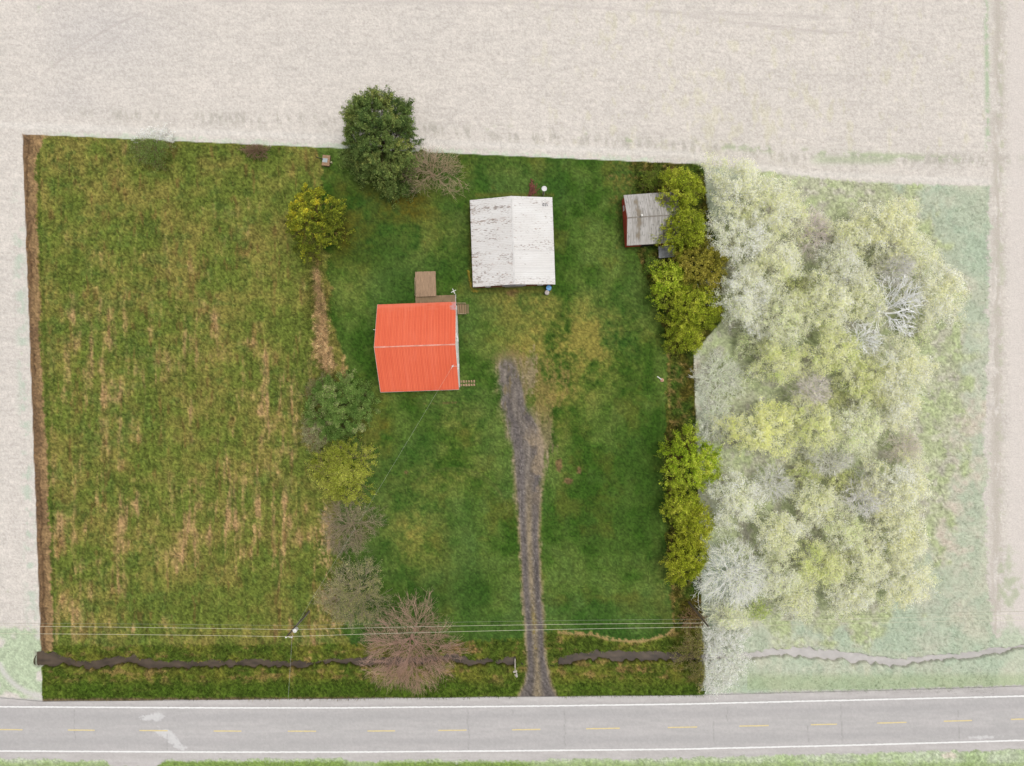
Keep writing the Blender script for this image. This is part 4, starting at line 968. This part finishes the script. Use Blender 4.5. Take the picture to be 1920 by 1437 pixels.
    t0 = s0[iT] + (PS[iT] - s0[iT])*rs.uniform(.5, 1, (nt, 1)); mT = bend(t0, PT, .1)
    Bq = [S4(s0, mS, max(tr*.15, tw*1.6), max(tr*.11, tw*1.4)), S4(mS, PS, max(tr*.11, tw*1.4), tw*1.15), S4(t0, mT, tw*1.1, tw*.9), S4(mT, PT, tw*.9, tw*.6)]
    ends = [PT]
    dirT = unit(PT - mT)
    if twigs:
        for q in range(twigs):
            f = rs.uniform(.1, 1, (nt, 1)); a = mT + (PT - mT)*f
            d = unit(dirT*1.0 + rs.randn(nt, 3)*.5 + np.array([0, 0, .12 - droop])); b = a + d*(Rm*tlen*rs.uniform(.5, 1.3, (nt, 1)))
            b[:, 2] = np.maximum(b[:, 2], .08)
            Bq.append(S4(a, b, tw*.75, tw*.45)); ends.append(b)
    def cat4(L): return [np.concatenate([x[i] for x in L]) for i in range(4)]
    def twig_col(P):
        c = np.array(twig, float)[None]*(1 + .10*rs.randn(len(P)//1))[:, None]
        if split is not None:
            w = inside_w(P + off)[:, None]; c2 = np.array(split[1], float)[None]*(1 + .04*rs.randn(len(P)))[:, None]
            c = c*w + c2*(1-w)
        return np.clip(alb(c, tgain), .004, .87)
    v, f = tubes(cat4(T), 7); mesh_np('trunk', v, f, M_bark, root, col=twig_col(v), smooth=True)
    v, f = tubes(cat4(Bq), 3); mesh_np('branches', v, f, M_bark, root, col=twig_col(v))
    if dens > 0:
        n = int(dens*math.pi*Rx*Ry)
        wgt = rs.gamma(1.6, 1, nt); wgt /= wgt.sum()
        ii_ = rs.choice(nt, n, p=wgt)
        along = rs.rand(n, 1)**.6
        E_ = np.stack(ends, 0)[rs.randint(0, len(ends), n), ii_]
        P = mT[ii_]*(1 - along) + E_*along + unit(rs.randn(n, 3))*(clump*rs.rand(n, 1)**.6)*np.array([1, 1, .7])
        P[:, 2] = np.maximum(P[:, 2], .08)
        out = unit(np.column_stack([uT[ii_], np.full(n, .9)]))
        N = unit(out*.8 + rs.randn(n, 3)*.5)
        v, f = leaves(P, N, lsize, rs, wr)
        limb_t = rs.randn(limbs)*.13; sub_t = rs.randn(ns)*.13; tip_t = rs.randn(nt)*.12
        tv = .5 + limb_t[iS[iT[ii_]]] + sub_t[iT[ii_]] + tip_t[ii_] + .13*rs.randn(n)
        if grad: tv = tv + uT[ii_] @ np.array(grad)
        c = pal_mix(leaf, tv)
        if split is not None:
            w = inside_w(P + off)[:, None]; c = c*w + pal_mix(split[0], tv)*(1-w)
        c = np.clip(c*(1 + tone*rs.randn(n)*.8)[:, None], 3, 252)
        mesh_np('crown', v, f, M_pleaf if gain > 2.35 else M_leaf, root, col=np.repeat(np.clip(alb(c, gain), .004, .88), 4, 0))
    return root
# inside the lot
tree('evergreen_tree', 'tall dark green evergreen tree rising at the north edge of the lawn', 'tree', None, 711, 258, 78, 13, ry=94,
     leaf=((54, 70, 38), (76, 92, 48), (96, 108, 60), (118, 122, 66)), twig=(96, 84, 60), dens=560, lsize=.34, wr=.26, limbs=18, sub=8, tip=6, twigs=2, tlen=.13, flat=.72, low=.2, clump=.36, gain=3.3, seed=3, zmid=.55, lump=.24, under=.42, lobes=.09, tone=.2, tgain=.9)
tree('evergreen_shrub', 'rounded dark green evergreen shrub with knobbly lobes left of the orange roof', 'shrub', None, 634, 766, 64, 5.5, ry=70,
     leaf=((68, 90, 42), (84, 106, 52), (100, 118, 62), (132, 130, 96)), twig=(96, 84, 62), dens=620, lsize=.17, wr=.6, limbs=12, sub=7, tip=6, flat=.5, clump=.46, gain=3.4, seed=5, lump=.34, under=.5, lobes=.05, tone=.2, tgain=.9, zmid=.7)
GS = ((104, 112, 70), (132, 136, 92), (150, 148, 112))
tree('shrub', 'grey-green leafing shrub at the meadow side of the rounded evergreen', 'shrub', None, 590, 812, 30, 3.2, ry=42, leaf=GS, twig=(140, 124, 104), dens=130, lsize=.18, twigs=2, seed=11)
tree('shrub', 'greyish olive shrub at the top left shoulder of the rounded evergreen', 'shrub', None, 600, 732, 30, 3.0, leaf=((100, 108, 58), (128, 128, 78)), twig=(140, 124, 104), dens=150, lsize=.18, twigs=2, seed=12)
tree('yellow_tree', 'golden yellow-green leafy tree beside the tall evergreen', 'tree', None, 585, 408, 62, 7, ry=64, leaf=((66, 74, 26), (92, 100, 34), (120, 122, 40), (170, 156, 48)), twig=(120, 96, 60), dens=280, lsize=.25, limbs=12, seed=13, gain=3.6, grad=(-.10, .30), lump=.2, tone=.2)
tree('leafing_tree', 'yellow-green leafing tree below the rounded dark evergreen', 'tree', None, 640, 888, 62, 6.5, ry=60, leaf=((110, 120, 44), (138, 144, 58), (164, 165, 84)), twig=(136, 118, 92), dens=330, lsize=.19, limbs=12, twigs=2, seed=14, gain=2.6, tone=.18)
tree('bare_shrub', 'greyish brown bare twiggy shrub between the leafing tree and the willow-like one', 'shrub', None, 652, 990, 56, 5, ry=56, leaf=((138, 136, 96), (160, 152, 114)), twig=(148, 132, 114), dens=22, lsize=.15, limbs=12, tip=7, twigs=4, tlen=.2, low=.12, seed=15, tw=.016)
tree('leafing_tree', 'pale olive tree with fine drooping twigs beside the transformer pole', 'tree', None, 660, 1122, 64, 7, ry=64, leaf=((116, 120, 70), (142, 142, 90), (158, 154, 110)), twig=(150, 138, 116), dens=75, lsize=.17, limbs=12, tip=7, twigs=4, tlen=.2, droop=.3, low=.2, seed=16)
tree('bare_tree', 'large leafless reddish brown tree overhanging the stream by the road', 'tree', None, 766, 1222, 90, 9, ry=92, twig=(170, 140, 124), dens=0, limbs=14, sub=8, tip=8, twigs=5, tlen=.15, low=.1, flat=.45, seed=17, base_px=(772, 1192), tr=.2, tw=.017, lobes=.1)
tree('bare_tree', 'leafless pale brown tree beside the tall evergreen at the field edge', 'tree', None, 806, 312, 64, 6.5, ry=48, twig=(164, 144, 120), dens=0, limbs=11, sub=7, tip=7, twigs=4, tlen=.17, low=.12, seed=18, tr=.12, tw=.016, edge_at=(0, 1.2), split=(((225, 225, 215), (230, 228, 222)), (222, 214, 206)))
tree('shrub', 'soft green shrub straddling the north line of the meadow', 'shrub', None, 280, 273, 40, 4, ry=42, leaf=((84, 104, 48), (104, 120, 64), (120, 130, 78)), twig=(120, 112, 84), dens=120, lsize=.18, twigs=2, seed=19, gain=2.8, edge_at=(0, .95), split=(((204, 212, 194), (214, 218, 204)), (220, 216, 208)))
tree('bare_shrub', 'small dark bare shrub on the north line of the meadow', 'shrub', None, 478, 281, 28, 2.2, ry=14, twig=(128, 104, 86), dens=0, limbs=9, twigs=4, tlen=.2, low=.1, seed=20, edge_at=(0, .5), split=(((205, 200, 196),), (208, 202, 196)), tr=.07)
# hedgerow trees on the lot's east side
YG = ((94, 106, 32), (128, 138, 42), (160, 162, 64)); OL = ((92, 92, 36), (124, 119, 48), (152, 142, 68)); BR = ((106, 126, 32), (136, 152, 46), (168, 174, 72))
GO = ((104, 114, 30), (136, 142, 44), (164, 162, 66))
H_ = 'hedgerow trees along the east side of the lawn'
E = [
 ('bright yellow-green tree at the north end of the hedgerow above the shed', 1280, 352, 48, 7, 48, YG),
 ('yellow-green tree overhanging the grey shed roof', 1286, 428, 46, 8, 50, YG),
 ('dull olive and brown tree just below the shed on the pale side', 1322, 494, 50, 8, 62, OL),
 ('lime green tree at the lawn edge just below the grey metal sheet', 1260, 534, 42, 6, 48, BR),
 ('broad yellow-green tree in the middle of the upper hedgerow', 1306, 574, 60, 7.5, 52, YG),
 ('small yellow-green tree at the lower tip of the upper hedgerow', 1288, 630, 38, 5, 36, YG),
 ('bright lime rounded tree topping the lower hedgerow', 1302, 868, 62, 7.5, 60, BR),
 ('small olive-yellow tree below the bright lime rounded one', 1282, 950, 40, 5.5, 44, YG),
 ('golden olive tree beside the pale grove in the lower hedgerow', 1308, 990, 36, 6, 50, GO),
 ('golden yellow-green tree at the lower end of the hedgerow', 1288, 1056, 44, 6, 48, GO),
]
for i, (lb, x, y, r_, h, r2, pal_) in enumerate(E):
    tree('hedgerow_tree', lb, 'tree', H_, x, y, r_, h, ry=r2, leaf=pal_, twig=(108, 106, 58), dens=330, lsize=.175, limbs=10, twigs=2, seed=200+i, gain=3.1, lump=.14, tone=.22, under=.25, clump=.32)
tree('shrub', 'low green bushy shrub at the back corner of the shed', 'shrub', None, 1222, 338, 22, 2.4, leaf=((84, 104, 38), (112, 122, 50)), twig=(110, 96, 66), dens=190, lsize=.2, seed=231)
tree('shrub', 'green shrub at the front corner of the grey metal sheet', 'shrub', None, 1224, 498, 17, 1.8, leaf=((78, 106, 40), (104, 124, 50)), twig=(110, 96, 66), dens=190, lsize=.2, limbs=7, seed=232)
tree('shrub', 'wide willow-like bush by the road, half green and half pale', 'shrub', None, 1345, 1236, 68, 5, ry=72, leaf=((96, 98, 48), (122, 120, 66), (146, 140, 88)), twig=(134, 118, 90), dens=110, lsize=.2, limbs=14, tip=7, twigs=3, seed=233, low=.12, gain=2.4, edge_at=(.95, 0), split=(((204, 212, 190), (216, 220, 204), (226, 227, 214)), (224, 221, 212)))
tree('bare_shrub', 'small brown bare bush in the undergrowth beside the plain pole', 'shrub', None, 1300, 1165, 26, 2.2, ry=22, leaf=((120, 110, 60), (140, 124, 76)), twig=(134, 106, 82), dens=30, lsize=.18, twigs=3, seed=234, low=.1, tr=.07)

# the pale grove beyond the lot line
PL = ((190, 201, 144), (206, 213, 162), (220, 223, 184)); PW = ((195, 205, 162), (208, 215, 178), (221, 226, 198)); PY = ((202, 203, 152), (214, 212, 166), (226, 222, 186)); PG = ((176, 188, 142), (195, 203, 160), (211, 216, 182)); PD = ((160, 169, 112), (187, 192, 138), (206, 208, 162)); PB = ((190, 202, 122), (208, 215, 142), (223, 225, 170))
TWP = (206, 205, 178)
G_ = 'pale trees of the grove east of the lot'
G = [
 ('pale lime tree at the north-west tip of the grove by the field lane', 1392, 352, 62, 8, 58, PL, 120),
 ('pale yellow-green tree on the grove\'s north edge, second from the field lane tip', 1462, 392, 56, 8, 56, PL, 120),
 ('whitish green tree right beside the olive hedgerow trees', 1392, 448, 58, 9, 56, PW, 115),
 ('pale green tree below the two northern lime trees', 1456, 490, 56, 8, 50, PL, 110),
 ('tall whitish tree beside the middle of the upper hedgerow', 1398, 556, 52, 9, 62, PW, 115),
 ('yellow-lime tree on the north-east crown of the grove above the grass', 1664, 424, 60, 8, 54, PY, 130),
 ('small lime tree left of the yellow-lime crown', 1604, 440, 44, 7, 42, PL, 120),
 ('pale twiggy tree above the middle of the grove', 1580, 500, 46, 8, 44, PW, 80),
 ('broad pale green tree at the heart of the upper grove', 1548, 572, 62, 9, 52, PL, 115),
 ('grey-lime tree between the tall whitish tree and the grove heart', 1470, 596, 54, 8, 52, PG, 110),
 ('pale green tree left of the dead white tree', 1624, 556, 44, 8, 48, PL, 105),
 ('yellow tree at the grove\'s easternmost bulge', 1762, 548, 54, 8, 66, PY, 100),
 ('lime tree above the dead white tree', 1712, 474, 42, 7, 40, PL, 105),
 ('olive-lime tree below the grove heart', 1566, 664, 58, 8, 48, PD, 115),
 ('pale olive tree at the west side of the mid grove', 1462, 676, 48, 7, 46, PD, 95),
 ('yellowish rounded tree on the east side below the dead white tree', 1694, 694, 56, 8, 60, PY, 125),
 ('lime tree between the olive-lime and yellowish trees', 1628, 716, 44, 7, 46, PD, 110),
 ('bright lime rounded tree at the west side of the mid grove', 1436, 806, 66, 7.5, 52, PB, 140),
 ('pale olive tree right of the bright lime rounded tree', 1530, 800, 50, 8, 50, PD, 115),
 ('lime-grey tree near the grove\'s south-east hollow', 1610, 800, 52, 8, 46, PG, 115),
 ('yellow-lime tree on the grove\'s east edge below the yellowish rounded one', 1688, 768, 42, 7, 40, PY, 110),
 ('pale bright tree beside the lower hedgerow', 1384, 938, 50, 7.5, 46, PW, 130),
 ('whitish lime tree south of the grey bare bush', 1462, 1000, 44, 7.5, 44, PL, 120),
 ('small lime tree in the middle of the lower grove', 1535, 948, 44, 7, 42, PL, 115),
 ('pale green tree left of the lower bare grey tree', 1588, 1000, 42, 7.5, 42, PG, 110),
 ('broad yellow tree at the north-east of the lower grove', 1684, 916, 62, 8, 56, PY, 125),
 ('yellow-lime tree on the lower grove\'s east edge', 1694, 1010, 54, 8, 52, PY, 120),
 ('lime tree in the lower grove\'s south-east centre', 1622, 1056, 48, 7.5, 44, PL, 115),
 ('olive-lime tree in the lower grove\'s south centre', 1540, 1062, 48, 7.5, 44, PD, 110),
 ('green-lime tree right of the whitish willow', 1470, 1086, 40, 7, 42, PG, 105),
 ('pale yellow tree at the lower grove\'s south-east corner', 1700, 1096, 56, 7.5, 48, PY, 120),
 ('lime tree on the lower grove\'s south edge', 1600, 1120, 46, 6.5, 36, PL, 110),
 ('small pale tree at the lower grove\'s south-west edge', 1500, 1132, 36, 5.5, 30, PL, 100),
 ('small lime tree over the plain pole beside the whitish willow', 1372, 1156, 40, 5, 26, PG, 105),
]
for i, (lb, x, y, r_, h, r2, pal_, dn_) in enumerate(G):
    tree('grove_tree', lb, 'tree', G_, x, y, r_*1.1, h, ry=r2*1.1, leaf=pal_, twig=TWP, dens=dn_*1.25, lsize=.19, limbs=10, tip=7, clump=.5, twigs=2, seed=300+i, gain=3.1, tone=.10, lump=.13, under=.32, tgain=2.4, lobes=.22, flat=.34)
N_ = [
 ('low olive thicket in the gap left of the grove heart tree', 1506, 536, 36, 3, 30, PD),
 ('low olive thicket below the grey bare tree at the grove centre', 1560, 748, 36, 3, 26, PD),
 ('low grey-lime thicket between the dead white tree and the yellow bulge', 1722, 610, 34, 3, 44, PG),
 ('low olive thicket above the lower grove between two bare bushes', 1510, 888, 40, 3, 26, PD),
 ('low green thicket under the plain pole\'s wires by the lime tree', 1422, 1146, 26, 2.4, 22, ((150, 164, 92), (176, 186, 124))),
 ('low grey-green thicket on the grove\'s west side below the tall whitish tree', 1416, 640, 40, 3, 30, PG),
 ('low olive thicket among the lime trees of the lower grove', 1580, 905, 36, 3, 30, PD),
 ('low lime thicket in the middle of the lower grove\'s south half', 1580, 1060, 30, 3, 28, PD),
]
for i, (lb, x, y, r_, h, r2, pal_) in enumerate(N_):
    tree('thicket', lb, 'shrub', 'low thickets in the pale grove', x, y, r_, h, ry=r2, leaf=pal_, twig=TWP, dens=110, lsize=.2, limbs=8, tip=6, twigs=2, seed=500+i, gain=2.6, tone=.13, low=.1, tr=.08)
B = [
 ('pinkish grey leafless bush near the grove\'s north edge', 1528, 432, 42, 4.5, 44, (204, 192, 188)),
 ('pinkish grey bare tree at the centre of the grove', 1526, 734, 40, 6.5, 42, (208, 198, 194)),
 ('grey bare bush above the lower grove', 1452, 912, 42, 5, 36, (208, 206, 200)),
 ('grey leafless tree among the lime trees of the lower grove', 1632, 934, 48, 7.5, 46, (216, 211, 210)),
 ('brown-grey bare bush in the grove\'s south-east hollow', 1700, 838, 36, 4, 38, (206, 196, 186)),
 ('small grey bare bush near the bright lime rounded tree', 1560, 866, 50, 4.5, 28, (206, 204, 194)),
 ('pale grey twiggy tree above the dead white tree', 1690, 500, 44, 8, 36, (214, 209, 204)),
]
for i, (lb, x, y, r_, h, r2, tc_) in enumerate(B):
    tree('bare_tree', lb, 'tree', 'leafless trees in the pale grove', x, y, r_, h, ry=r2, twig=tc_, dens=14, leaf=PD, lsize=.16, limbs=10, tip=7, twigs=4, tlen=.2, low=.15, seed=400+i, tw=.02, gain=2.6, tone=.06, tgain=2.2)
tree('dead_tree', 'dead white leafless tree with crooked limbs in the upper grove', 'tree', None, 1694, 570, 58, 10, ry=72, twig=(240, 237, 236), dens=0, limbs=8, sub=5, tip=4, twigs=3, tlen=.14, low=.3, seed=420, tr=.34, tw=.036, base_px=(1625, 590), tgain=2.6)
tree('dead_tree', 'smaller dead white tree with bare limbs below left of the larger dead one', 'tree', None, 1625, 636, 46, 9.5, ry=38, twig=(238, 235, 232), dens=0, limbs=6, sub=5, tip=4, twigs=3, tlen=.15, low=.3, seed=421, tr=.26, tw=.03, base_px=(1575, 640), tgain=2.6)
tree('willow_tree', 'whitish willow with fine drooping twigs at the south-west of the grove', 'tree', None, 1384, 1084, 74, 7, ry=64, twig=(228, 225, 216), dens=40, leaf=PW, lsize=.18, limbs=13, tip=8, twigs=4, tlen=.2, low=.15, droop=.2, seed=422, tw=.02, gain=2.6, tone=.06, tgain=2.3)
tree('shrub', 'grey-green twiggy thicket just outside the lot line', 'shrub', None, 1352, 704, 46, 2.6, ry=46, twig=(204, 203, 190), dens=46, leaf=((184, 194, 164), (202, 208, 182)), lsize=.18, limbs=12, tip=7, twigs=3, low=.08, seed=423, gain=2.5, tone=.08, tr=.07, tgain=2.2)
tree('shrub', 'pale reedy thicket above the lower hedgerow', 'shrub', None, 1346, 788, 38, 2.2, ry=44, twig=(204, 203, 190), dens=50, leaf=((188, 198, 170), (206, 212, 190)), lsize=.18, limbs=11, tip=7, twigs=3, low=.08, seed=424, gain=2.5, tone=.08, tr=.07, tgain=2.2)
